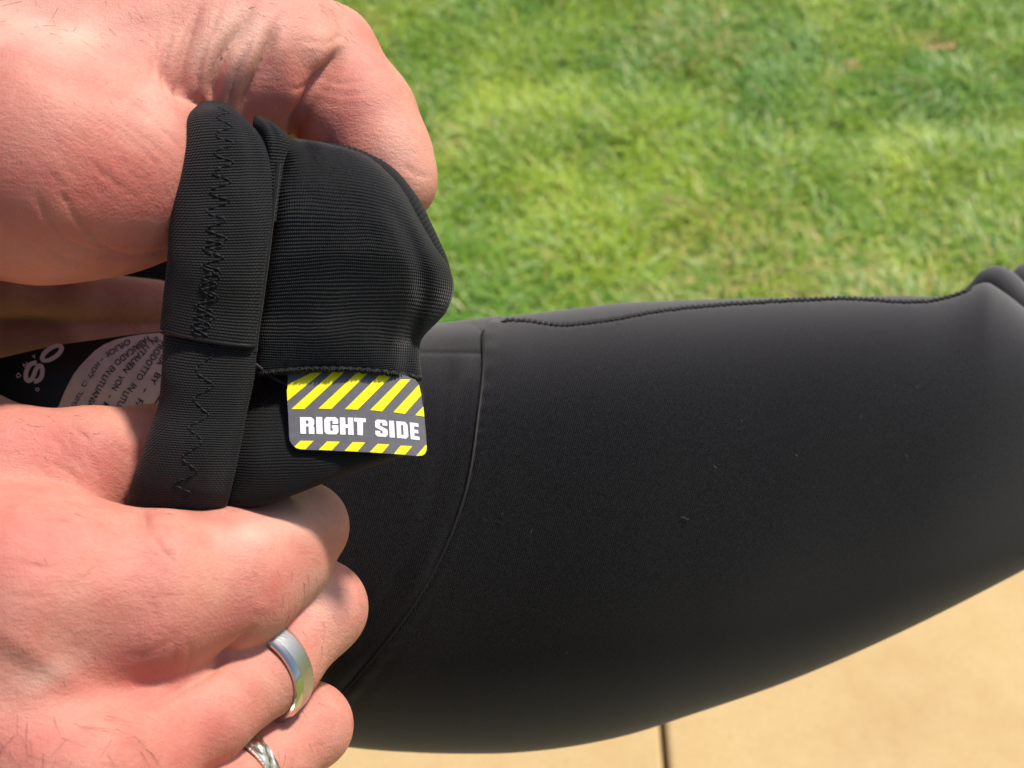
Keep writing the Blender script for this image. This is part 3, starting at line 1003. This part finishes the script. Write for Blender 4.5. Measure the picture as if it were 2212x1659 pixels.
def gus_off(X, TH, a, b):
    d = b - X
    _, V0, _ = leg_pt(X, TH)
    e = -0.5 * np.clip((V0 - 685) / 12, 0, 1)
    e = e - 1.3 * np.exp(-(d / 8) ** 2) * np.clip((V0 - 685) / 12, 0, 1) + .8 * np.exp(-((d - 42) / 22) ** 2) * np.clip((V0 - 760) / 60, 0, 1) - .7 * np.exp(-((d - 84) / 20) ** 2) * np.clip((V0 - 760) / 60, 0, 1)
    return e
def gus_dents(U_, V_):
    h = 2.0 * np.exp(-((V_ - 762 - (U_ - 915) * .01) / 4.5) ** 2) * (U_ < 1060)           # cross seam
    fold = -2.6 * np.exp(-((U_ - 985) / 55) ** 2 - ((V_ - 712) / 26) ** 2)                   # puffed fold
    gro = 1.5 * np.exp(-((V_ - (676 + np.clip(U_ - 960, 0, 200) ** 2 / 160)) / 8) ** 2)
    return h * .35 + fold + gro + 1.2 * (noise2(U_ / 70, V_ / 300 + 4) - .5)
leg_grid('ankle_panel', lambda th: np.full_like(th, 330.0), lambda th: seam_x(th) + 14, 190, 300, gus_off, M['leg'], gus_dents, -1)

# knee roll and upper leg at the right edge
kn = [(2040, 668, 2150, 760, 0, 0, 384, 3), (2092, 616, 2190, 730, 0, 0, 386, 9), (2122, 584, 2225, 720, 0, 0, 388, 13), (2154, 574, 2255, 740, 0, 0, 390, 14),
      (2184, 585, 2290, 770, 0, 0, 392, 14), (2214, 611, 2330, 810, 0, 0, 394, 14), (2290, 690, 2420, 900, 0, 0, 398, 14), (2420, 830, 2560, 1020, 0, 0, 404, 12)]
loft('knee_fold', kn, 90, 40, M['leg'], tights, back=.8, uvs=(.4, .4))
th_ = [(2150, 640, 2260, 1100, 0, 0, 418, 10), (2192, 582, 2330, 1100, 0, 0, 424, 24), (2230, 565, 2420, 1060, 0, 0, 430, 30), (2340, 545, 2600, 1020, 0, 0, 440, 34), (2560, 520, 2800, 980, 0, 0, 455, 34)]
loft('thigh_panel', th_, 60, 40, M['leg'], tights, back=.8, uvs=(.4, .4))

# top seam: overlock stitches along the calf panel
def on_leg(u_, v_, off):
    top = cub(u_, LX, LT); bot = cub(u_, LBX, LBB)
    c = np.clip(((top + bot) / 2 - v_) / ((bot - top) / 2 * .974 * 1.02), -1, 1)
    th = np.arccos(c)
    return leg_pt(u_, th, off)
su = np.linspace(1090, 2096, 84)
sv = seam_top(su)
paths, rad = [], []
for k in range(len(su) - 1):
    uu = np.linspace(su[k] + .8, su[k] + 8.6, 6)
    vv = np.interp(uu, su, sv) + np.linspace(2.4, -2.4, 6) + rng.normal(0, .4)
    paths.append(world(cam_pt(*on_leg(uu, vv, 1.25)))); rad.append(5.2e-4 * np.array([.5, .95, 1.1, 1.1, .95, .5]))
vs, fs = tubes_mesh(paths, rad, 6)
tag(mesh_np('seam_stitches', vs, fs, M['thread'], tights), kind='stuff')
uu = np.linspace(1082, 2098, 300)
vs, fs = tubes_mesh([world(cam_pt(*on_leg(uu, seam_top(uu), .85)))], 3.0e-4, 6)
mesh_np('dark_seam_line', vs, fs, M['thread'], tights)
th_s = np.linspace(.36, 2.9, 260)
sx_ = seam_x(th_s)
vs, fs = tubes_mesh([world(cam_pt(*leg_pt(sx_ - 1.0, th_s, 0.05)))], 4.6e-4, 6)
mesh_np('dark_seam_line', vs, fs, M['thread'], tights)  # black tube drawn as the shadow line beside the overlapping panel edge
# a speck of lint
paths = []
for k in range(11):
    lu, lv = (1480, 1119) if k == 0 else (rng.uniform(1080, 2150), rng.uniform(720, 1500))
    a_ = rng.uniform(0, 6.28); L_ = 7 if k == 0 else rng.uniform(1.5, 5)
    q = np.linspace(-1, 1, 5)
    paths.append(world(cam_pt(*on_leg(lu + L_ * q * math.cos(a_) + rng.normal(0, .8, 5), lv + L_ * q * math.sin(a_) + rng.normal(0, .8, 5), 1.5))))
vs, fs = tubes_mesh(paths, [6e-5] * len(paths), 4)
tag(mesh_np('lint', vs, fs, plain('lint', (.09, .09, .09), .9, .2), tights), kind='stuff')

# cuff turned inside out: ribbed
NR = 78
def rib(s, t, u_, v_):
    ph = t * NR + .5 * np.sin(s * 6 + t * 5) + .9 * noise2(s * 5 + 2, t * 9) + .2 * noise2(s * 14 + 1, t * 22)
    a = 0.075 * np.sin(2 * math.pi * ph) * (.75 + .5 * noise2(s * 60, t * 40))
    # dent along the right side and creases
    lx = cub(v_, [380, 480, 560, 640, 700, 760, 820], [800, 868, 905, 915, 895, 880, 878])
    gro = -1.2 * np.exp(-((u_ - lx) / 20) ** 2) * np.clip((v_ - 420) / 80, 0, 1)
    pin = -1.6 * np.exp(-((u_ - 900) / 26) ** 2 - ((v_ - 745) / 40) ** 2)
    top = .9 * np.sin((u_ - 600) / 13.0) * np.exp(-((v_ - 315) / 34) ** 2) * np.exp(-((u_ - 650) / 60) ** 2)
    soft = 1.4 * (noise2(u_ / 70 + 2, v_ / 120 + 4) - .5)
    return a + gro + pin + top + soft
cuff_rows = [(575, 300, 690, 306, 0, -4, 250, 2), (585, 330, 790, 335, 0, -12, 249, 7), (590, 375, 862, 400, 0, -22, 249, 10), (588, 430, 902, 468, 0, -30, 248, 11),
             (582, 490, 938, 530, 0, -30, 247, 11), (575, 550, 970, 578, 0, -26, 247, 11), (568, 610, 980, 622, 0, -20, 247, 10),
             (560, 670, 962, 676, 0, -10, 247, 9), (553, 725, 912, 732, 0, 0, 246, 7.5), (552, 770, 908, 775, 0, 4, 245, 6), (556, 812, 914, 822, 0, -18, 243.5, 4)]
_, cuff_f = loft('ribbed_cuff', cuff_rows, NR * 8, 130, M['cuff'], tights, back=.35, disp=rib, uvs=(1, 1), power=.8)
# folded second layer behind the cuff's right edge
fold_rows = [(690, 306, 730, 345, 0, 0, 256, 3), (775, 320, 770, 380, 0, 0, 256, 4), (845, 358, 815, 420, 0, 0, 256, 4), (902, 425, 860, 470, 0, 0, 255, 4), (938, 495, 895, 530, 0, 0, 254, 4), (964, 552, 920, 575, 0, 0, 253, 3), (974, 585, 930, 600, 0, 0, 252, 2)]
loft('cuff_fold', fold_rows, 80 * 4, 24, M['cuff'], tights, back=.8, disp=lambda s, t, u_, v_: .16 * np.sin(2 * math.pi * t * 40), uvs=(.2, .8))

# cloth below the cuff that carries the sticker
under_rows = [(530, 740, 890, 770, 0, 0, 258, 6), (524, 820, 912, 830, 0, 0, 254.5, 9), (516, 900, 916, 900, 0, 0, 250.5, 11), (505, 970, 915, 962, 0, 0, 246.5, 11),
              (495, 1030, 830, 1000, 0, 16, 245, 10), (485, 1080, 700, 1040, 0, 20, 245, 8), (470, 1108, 560, 1096, 0, 4, 247, 4)]
loft('inner_layer', under_rows, 120, 80, M['under'], tights, back=.3, power=.7,
     disp=lambda s, t, u_, v_: .8 * (noise2(u_ / 60, v_ / 90) - .5))
# twisted stitch ridge running from the hem corner to the sticker
uu = np.linspace(548, 640, 40)
vv = cub(uu, [548, 580, 610, 640], [785, 808, 826, 836])
vs, fs = tubes_mesh([world(cam_pt(uu, vv + 2 * np.sin(np.arange(40) * 1.6), 242.3 + 0 * uu)), world(cam_pt(uu, vv - 2 * np.sin(np.arange(40) * 1.6), 242.3 + 0 * uu))], 4.0e-4, 6)
mesh_np('twisted_thread', vs, fs, M['thread'], tights)

# hem bands
zc_t = [0, .08, .2, .35, .55, .75, .9, 1]
zc_s = [.62, .60, .53, .48, .46, .46, .44, .42]
def hem_disp(s, t, u_, v_):
    c = cub(t, zc_t, zc_s)
    g = -.30 * np.exp(-((s - c) / .13) ** 2)
    wr = .45 * np.sin(t * 60 + s * 5) * np.exp(-(t / .09) ** 2) * np.exp(-((s - .55) / .3) ** 2)
    dent = -1.0 * np.exp(-((s - .84) / .10) ** 2 - ((t - .28) / .13) ** 2)
    return g + wr + dent + .9 * (noise2(s * 3 + 7, t * 9) - .5)
hem_rows = [(436, 218, 492, 222, 0, -2, 243, 3), (404, 252, 536, 262, 0, -14, 242, 7), (388, 320, 574, 312, 0, -6, 241, 9), (374, 400, 590, 392, 0, 0, 240, 9.5), (365, 490, 586, 486, 0, 2, 239, 9.5),
            (360, 570, 574, 574, 0, 2, 238, 9), (352, 640, 564, 660, 0, 4, 238, 7.6), (345, 712, 552, 748, 0, 6, 238, 6.4)]
hem_ts = [0, .6, 1.4, 2.3, 3.3, 4.2, 5.0, 5.8]
_, hem_f = loft('hem_band', hem_rows, 260, 110, M['hem'], tights, back=.5, disp=hem_disp, ts=hem_ts, power=.55)
hem2_rows = [(354, 700, 556, 734, 0, 4, 239.6, 6.4), (349, 800, 550, 812, 0, 4, 239, 7), (340, 880, 534, 890, 0, 4, 240, 8), (314, 955, 520, 965, 0, 4, 239, 8), (288, 1030, 504, 1040, 0, 4, 239.5, 8), (272, 1085, 490, 1095, 0, 6, 242.5, 7.5), (258, 1150, 470, 1160, 0, 4, 249, 6)]
hem2_ts = [0, .8, 1.6, 2.4, 3.2, 4.0, 4.9]
def hem2_disp(s, t, u_, v_):
    return -.22 * np.exp(-((s - .45 - .1 * t) / .13) ** 2) + .8 * (noise2(s * 3 + 1, t * 6 + 3) - .5)
hem2, hem2_f = loft('hem_band', hem2_rows, 160, 90, M['hem'], tights, back=.5, disp=hem2_disp, ts=hem2_ts, power=.55)
# rolled gather between band and cuff
gat = [(548, 252, 566, 252, 0, -2, 246, 2), (546, 272, 606, 276, 0, -10, 244, 6), (556, 300, 628, 306, 0, -4, 243, 7), (566, 350, 614, 352, 0, 0, 242, 6), (572, 410, 604, 412, 0, 0, 241, 5), (574, 480, 596, 482, 0, 0, 241, 3)]
loft('gathered_fold', gat, 90, 36, M['hem'], tights, back=.6, uvs=(.25, .45), disp=lambda s, t, u_, v_: -.7 * np.exp(-((s - .55) / .12) ** 2) * np.exp(-((t - .3) / .25) ** 2))
# left rim of the cuff (the fold line where the band meets the ribbing)
uu = np.array([604, 598, 590, 582, 574, 566, 558, 553.]); vv = np.array([352, 410, 470, 540, 600, 660, 715, 760.])
t_ = np.linspace(0, 7, 160)
pu, pv = cub(t_, np.arange(8), uu), cub(t_, np.arange(8), vv)
vs, fs = tubes_mesh([world(cam_pt(pu - 4, pv, np.interp(pv, [350, 760], [236.6, 236.4])))], 5.5e-4 * np.ones(160), 8)
mesh_np('fold_edge', vs, fs, M['hem'], tights)

def zigzag(name, front, t0, t1, cfun, amp, period, step, rad, lift):
    """stepped zigzag of separate stitches lying on a band"""
    paths = []
    t = t0; k = 0
    pts = []
    while t < t1:
        for sgn in (1, -1):
            for q in range(3):
                pts.append((cfun(t) + sgn * (-1 + q * 1.0) * amp + rng.normal(0, .006), t + rng.normal(0, step * .12)))
                t += step
    pts = np.array(pts)
    pts = pts[(pts[:, 1] < t1)]
    for a, b in zip(pts[:-1], pts[1:]):
        w_ = np.linspace(0.04, .96, 6)
        ss = a[0] + (b[0] - a[0]) * w_ + .010 * np.sin(w_ * math.pi) * (1 if rng.random() < .5 else -1)
        tt = a[1] + (b[1] - a[1]) * w_
        u_, v_, d_ = front(ss, np.clip(tt, 0, 1))
        d_ = d_ - lift * np.sin(w_ * math.pi) + .06
        paths.append(world(cam_pt(u_, v_, d_)))
    vs, fs = tubes_mesh(paths, [rad * np.array([.55, .95, 1.1, 1.1, .95, .55]) for _ in paths], 6)
    return tag(mesh_np(name, vs, fs, M['thread'], tights), kind='stuff')
cf1 = lambda t: float(cub(t, zc_t, zc_s))
zigzag('zigzag_stitches', hem_f, .06, .99, cf1, .095, .08, .0125, 1.7e-4, .16)
zigzag('zigzag_stitches', hem_f, .62, .99, cf1, .085, .05, .0085, 1.6e-4, .18)
zigzag('zigzag_stitches', hem2_f, .02, .80, lambda t: .45 + .10 * t, .085, .1, .022, 1.6e-4, .16)
# side seam of the band where its ends are joined
ss = np.linspace(.05, .97, 60)
u_, v_, d_ = hem_f(ss, np.full(60, .995))
vs, fs = tubes_mesh([world(cam_pt(u_, v_ + 3, d_ + .4))], 4.5e-4, 8)
mesh_np('band_seam', vs, fs, M['thread'], tights)

# frayed edge of the cuff above the sticker
paths, rad = [], []
for k in range(420):
    s = rng.uniform(.03, .99)
    u_, v_, d_ = cuff_f(np.array([s]), np.array([.995]))
    L = rng.uniform(4, 11); a = rng.normal(0, .55)
    q = np.linspace(0, 1, 5)
    pu = u_ + L * q * math.sin(a) + rng.normal(0, 1.6) * q ** 2
    pv = v_ - 4 + L * q * math.cos(a)
    pd = d_ - .3 - .7 * np.sin(q * 2.6) * rng.uniform(.3, 1.4)
    paths.append(world(cam_pt(pu, pv, pd))); rad.append(1.6e-4 * np.array([1, 1, .9, .7, .4]) * rng.uniform(.6, 1.3))
vs, fs = tubes_mesh(paths, rad, 5)
tag(mesh_np('frayed_edge', vs, fs, M['thread'], tights), kind='stuff')
ss = np.linspace(.02, .99, 120)
u_, v_, d_ = cuff_f(ss, np.full(120, .99))
vs, fs = tubes_mesh([world(cam_pt(u_, v_ + 1 + 1.5 * np.sin(ss * 120), d_ - .2))], 5.5e-4, 8)
mesh_np('edge_binding', vs, fs, M['thread'], tights)

# far wall of the opening, behind label and curled fingers
bk = [(-500, 560, 480, 540, 0, 0, 344, 4), (-500, 700, 500, 700, 0, 0, 344, 6), (-480, 900, 520, 900, 0, 0, 342, 6), (-400, 1100, 500, 1100, 0, 0, 332, 4)]
loft('back_wall', bk, 40, 40, M['under'], tights, back=.5)

shade_rows = [(-420, 480, -70, 520, 0, 0, 290, 40), (-420, 640, -50, 640, 0, 0, 285, 55), (-420, 820, -50, 820, 0, 0, 285, 55), (-420, 980, -80, 980, 0, 0, 290, 40)]
loft('added_shade_fabric', shade_rows, 40, 40, M['under'], tights, back=1.2, disp=lambda s, t, u_, v_: 3 * np.sin(u_ / 31) * np.sin(v_ / 90))  # added out of view to keep sky light off the curled fingers

# ------------------------------------------------------------------ care label
def d_label(u_, v_):
    return 288 + .010 * (u_ - 150) + 6.0 * ((v_ - 850) / 170) ** 2 * (v_ < 850)
def L2(x, y):
    return (x * .25, 604.8 + y * .25)
lab = poly_sheet('care_label', [[(-330, 830), (-150, 795), (0, 774), (75, 756), (140, 743), (200, 735), (290, 722), (345, 716), (420, 720), (430, 960), (-330, 960)]], d_label, M['label_black'], tights, 14, .5)
dl1 = lambda a, b: d_label(a, b) - .65
dl2 = lambda a, b: d_label(a, b) - .95
pk = [L2(*p) for p in ((460, 1180), (515, 1070), (560, 960), (600, 880), (640, 810), (690, 745), (750, 680), (820, 610), (900, 556), (1000, 515), (1100, 490), (1240, 468), (1380, 455), (1420, 480), (1560, 480), (1560, 1300), (440, 1300))]
poly_sheet('pale_panel', [pk], dl1, M['label_pink'], lab, 14, .12)
poly_sheet('pale_stripe', [[L2(*p) for p in ((-400, 860), (-200, 900), (0, 990), (100, 1040), (215, 1085), (215, 1200), (60, 1140), (0, 1075), (-200, 1000), (-400, 980))]], dl1, M['label_pink'], lab, 14, .12)

def text_lines(name, lines, mat, dfun, parent):
    vs_all, fs_all, base = [], [], 0
    dg = bpy.context.evaluated_depsgraph_get()
    for (s, x0, y0, x1, y1, hgt, off) in lines:
        cu = bpy.data.curves.new('lettering', 'FONT')
        cu.body = s; cu.size = 1.0; cu.offset = off; cu.resolution_u = 3
        ob = bpy.data.objects.new('lettering', cu)
        me = bpy.data.meshes.new_from_object(ob) if False else None
        C.objects.link(ob)
        dg.update()
        me = bpy.data.meshes.new_from_object(ob.evaluated_get(dg))
        C.objects.unlink(ob); bpy.data.objects.remove(ob); bpy.data.curves.remove(cu)
        me.calc_loop_triangles()
        v_ = np.zeros(len(me.vertices) * 3, np.float32); me.vertices.foreach_get('co', v_); v_ = v_.reshape(-1, 3)
        f_ = np.zeros(len(me.loop_triangles) * 3, np.int32); me.loop_triangles.foreach_get('vertices', f_); f_ = f_.reshape(-1, 3)
        bpy.data.meshes.remove(me)
        if len(v_) == 0:
            continue
        a = np.array(L2(x0, y0)); b = np.array(L2(x1, y1))
        dr = b - a; ln = np.linalg.norm(dr); dr /= ln
        up = np.array([-dr[1], dr[0]]) * -1
        up = np.array([dr[1], -dr[0]])
        xs = (v_[:, 0] - v_[:, 0].min()) / (np.ptp(v_[:, 0]) + 1e-9) * ln
        ys = v_[:, 1] * hgt * .25 / .73
        p = a + xs[:, None] * dr + ys[:, None] * up
        vs_all.append(world(cam_pt(p[:, 0], p[:, 1], dfun(p[:, 0], p[:, 1]))))
        fs_all.append(f_ + base); base += len(v_)
    return mesh_np(name, np.concatenate(vs_all), np.concatenate(fs_all), mat, parent, smooth=False)

# baselines: the writing runs down to the left, tops facing lower right
text_lines('lettering', [
    ('ANIA', 1445, 560, 1350, 725, 56, .012), ('BY', 1348, 795, 1292, 885, 56, .012), ('-', 1246, 930, 1226, 962, 56, .012), ('FAB', 1196, 1020, 1120, 1150, 56, .012),
    ('PRODOTTO', 1390, 520, 1172, 845, 56, .012), ('IN', 1142, 885, 1100, 940, 56, .012), ('LITUANIA', 1075, 955, 925, 1230, 56, .012),
    ('IN', 1350, 485, 1296, 520, 54, .012), ('LITAUEN', 1258, 552, 1058, 775, 56, .012), ('VON', 1034, 815, 962, 935, 56, .012), ('-', 940, 985, 925, 1010, 56, .012), ('MADE', 900, 1050, 815, 1190, 56, .012),
    ('FABRICADO', 1270, 478, 982, 705, 54, .012), ('EN', 962, 735, 915, 790, 54, .012), ('LITUANIA /', 895, 815, 725, 1120, 54, .012),
    ('OfLIOf', 1112, 505, 905, 630, 50, .010), ('-', 880, 668, 862, 688, 46, .010),
    ('אטיל', 838, 705, 752, 830, 46, .010), (':ב', 730, 862, 700, 915, 46, .010), ('רצוימ', 690, 950, 615, 1085, 46, .010),
], M['print_dark'], dl2, lab)
poly_sheet('printed_rule', [[L2(*p) for p in ((1322, 1085), (1390, 980), (1400, 990), (1334, 1090))]], dl2, M['print_dark'], lab, 14)
# emblem letters on the black part
def ell(cx, cy, rx, ry, rot, n=40):
    a = np.linspace(0, 2 * math.pi, n, endpoint=False); c_, s_ = math.cos(rot), math.sin(rot)
    return [(cx + rx * math.cos(t) * c_ - ry * math.sin(t) * s_, cy + rx * math.cos(t) * s_ + ry * math.sin(t) * c_) for t in a]
def strip(outer, inner):
    n = len(outer)
    return [[outer[i], outer[(i + 1) % n], inner[(i + 1) % n], inner[i]] for i in range(n)]
o1 = [L2(*p) for p in ell(448, 632, 118, 62, -.58)]; i1 = [L2(*p) for p in ell(448, 632, 76, 22, -.62)]
def ribbon(pts, w_):
    pts = np.array(pts, float); t = np.arange(len(pts)); tt = np.linspace(0, len(pts) - 1, 34)
    p = np.stack([cub(tt, t, pts[:, 0]), cub(tt, t, pts[:, 1])], 1)
    g = np.gradient(p, axis=0); g /= np.linalg.norm(g, axis=1)[:, None]
    nn = np.stack([-g[:, 1], g[:, 0]], 1)
    a, b = p + nn * w_ / 2, p - nn * w_ / 2
    return [[L2(*a[i]), L2(*a[i + 1]), L2(*b[i + 1]), L2(*b[i])] for i in range(len(p) - 1)]
def merge_tris(name, quads, dfun, mat, parent):
    v_ = np.array(quads).reshape(-1, 2)
    f_ = np.arange(len(v_)).reshape(-1, 4)
    return mesh_np(name, world(cam_pt(v_[:, 0], v_[:, 1], dfun(v_[:, 0], v_[:, 1]))), f_, mat, parent, smooth=False)
merge_tris('emblem_letter', strip(o1, i1), dl1, M['print_pale'], lab)
merge_tris('emblem_letter', ribbon([(318, 712), (262, 730), (228, 790), (224, 850), (252, 872), (285, 838), (312, 770), (345, 740), (366, 770), (360, 830), (330, 868), (292, 878)], 40), dl1, M['print_pale'], lab)
text_lines('small_lettering', [('A', 302, 640, 272, 652, 34, .02), ('N', 228, 706, 194, 730, 36, .02), ('D', 160, 800, 132, 830, 36, .02)], M['print_pale'], dl1, lab)
merge_tris('registered_mark', strip([L2(*p) for p in ell(322, 945, 18, 16, 0, 20)], [L2(*p) for p in ell(322, 945, 11, 9, 0, 20)]), dl1, M['print_pale'], lab)

# ------------------------------------------------------------------ sticker
def K(x, y):
    return ((680 + x / 5.183) * .864, (880 + y / 5.183) * .864)
def d_st(u_, v_):
    return 237.6 - .004 * (u_ - 770) + .5 * ((u_ - 770) / 150) ** 2 - .040 * (v_ - 880)
stk = empty('sticker', world(cam_pt(770, 890, 238)))
tag(stk, 'yellow and grey striped sticker reading RIGHT SIDE below the ribbed cuff', 'sticker')
def corner(cx, cy, r, a0, a1):
    return [(cx + r * math.cos(a), cy + r * math.sin(a)) for a in np.linspace(a0, a1, 8)]
base = [(206, 215), (1560, 240), (1700, 296), (1855, 356)] + [(1905, 420), (1940, 590), (1975, 838), (2000, 1150)] + [(2007, 1225), (2004, 1275), (1984, 1318), (1945, 1343), (1880, 1347)] + \
       [(1400, 1308), (900, 1284), (440, 1266)] + [(360, 1260), (308, 1242), (262, 1200), (232, 1150), (224, 1100)] + [(210, 800), (196, 600)]
poly_sheet('backing', [[K(*p) for p in base]], d_st, M['st_grey'], stk, 14, .10)
ds1 = lambda a, b: d_st(a, b) - .20
stripes = [
    [(194, 500), (206, 420), (590, 230), (690, 230), (400, 470), (199, 635)],
    [(250, 740), (420, 740), (968, 230), (820, 230)],
    [(600, 735), (770, 738), (1285, 230), (1140, 230)],
    [(945, 740), (1110, 748), (1560, 300), (1400, 290)],
    [(1272, 752), (1425, 770), (1797, 354), (1667, 354)],
    [(1572, 780), (1722, 803), (1936, 560), (1904, 424)],
    [(1855, 820), (1974, 838), (1960, 705)],
    [(290, 1225), (370, 1150), (540, 1152), (430, 1264), (362, 1258), (312, 1242)],
    [(605, 1268), (715, 1158), (882, 1162), (775, 1275)],
    [(940, 1282), (1045, 1168), (1210, 1172), (1108, 1290)],
    [(1265, 1298), (1370, 1190), (1522, 1198), (1428, 1308)],
    [(1580, 1320), (1670, 1212), (1818, 1222), (1725, 1330)],
    [(1870, 1345), (1997, 1200), (2005, 1220), (2002, 1272), (1983, 1316), (1944, 1341)],
]
for s_ in stripes:
    poly_sheet('stripe', [[K(*p) for p in s_]], ds1, M['st_yellow'], stk, 14)
# letters as blocks in a unit box placed on four picture corners
LET = {
    'R': [[(0, 0), (.40, 0), (.40, 1), (0, 1)], [(.40, 0), (.82, 0), (.60, .19), (.40, .19)], [(.82, 0), (1, .14), (1, .40), (.60, .40), (.60, .19)], [(.40, .40), (1, .40), (.92, .50), (.40, .57)], [(.60, .545), (.92, .50), (1, .62), (1, 1), (.60, 1)]],
    'I': [[(0, 0), (1, 0), (1, 1), (0, 1)]],
    'G': [[(.16, 0), (.84, 0), (.60, .2), (.42, .2)], [(.84, 0), (1, .14), (1, .38), (.60, .38), (.60, .2)], [(.16, 0), (.42, .2), (.42, .8), (.16, 1), (0, .86), (0, .14)], [(.42, .8), (.60, .8), (.84, 1), (.16, 1)], [(1, .47), (1, .86), (.84, 1), (.60, .8), (.60, .64), (.54, .64), (.54, .47)]],
    'H': [[(0, 0), (.40, 0), (.40, 1), (0, 1)], [(.60, 0), (1, 0), (1, 1), (.60, 1)], [(.40, .40), (.60, .40), (.60, .60), (.40, .60)]],
    'T': [[(0, 0), (1, 0), (1, .22), (0, .22)], [(.26, .22), (.76, .22), (.76, 1), (.26, 1)]],
    'S': [[(.16, 0), (.84, 0), (.60, .18), (.40, .18)], [(.84, 0), (1, .12), (1, .33), (.60, .33), (.60, .18)], [(.16, 0), (.40, .18), (.40, .36), (0, .46), (0, .12)], [(0, .46), (.40, .36), (1, .58), (.60, .66)], [(.60, .66), (1, .58), (1, .88), (.84, 1), (.60, .82)], [(.60, .82), (.84, 1), (.16, 1), (.40, .82)], [(.40, .82), (.16, 1), (0, .88), (0, .67), (.40, .67)]],
    'D': [[(0, 0), (.38, 0), (.38, 1), (0, 1)], [(.38, 0), (.80, 0), (.60, .2), (.38, .2)], [(.80, 0), (1, .16), (1, .84), (.80, 1), (.60, .8), (.60, .2)], [(.60, .8), (.80, 1), (.38, 1), (.38, .8)]],
    'E': [[(0, 0), (.44, 0), (.44, 1), (0, 1)], [(.44, 0), (1, 0), (1, .2), (.44, .2)], [(.44, .4), (.92, .4), (.92, .6), (.44, .6)], [(.44, .8), (1, .8), (1, 1), (.44, 1)]],
}
for ch, tl, tr, br, bl in [
    ('R', (362, 844), (545, 848), (550, 1061), (370, 1058)), ('I', (572, 842), (650, 844), (658, 1064), (578, 1060)), ('G', (676, 844), (856, 848), (862, 1068), (682, 1064)),
    ('H', (880, 848), (1050, 852), (1058, 1074), (884, 1068)), ('T', (1064, 852), (1215, 862), (1208, 1080), (1076, 1074)), ('S', (1336, 874), (1492, 884), (1500, 1100), (1342, 1092)),
    ('I', (1518, 890), (1580, 894), (1592, 1110), (1526, 1104)), ('D', (1612, 898), (1752, 908), (1770, 1126), (1622, 1112)), ('E', (1785, 912), (1895, 928), (1913, 1142), (1800, 1128))]:
    tl, tr, br, bl = map(np.array, (tl, tr, br, bl))
    polys = []
    for pl in LET[ch]:
        polys.append([K(*((tl * (1 - a) + tr * a) * (1 - b) + (bl * (1 - a) + br * a) * b)) for a, b in pl])
    poly_sheet('letter', polys, ds1, M['st_white'], stk, 14)
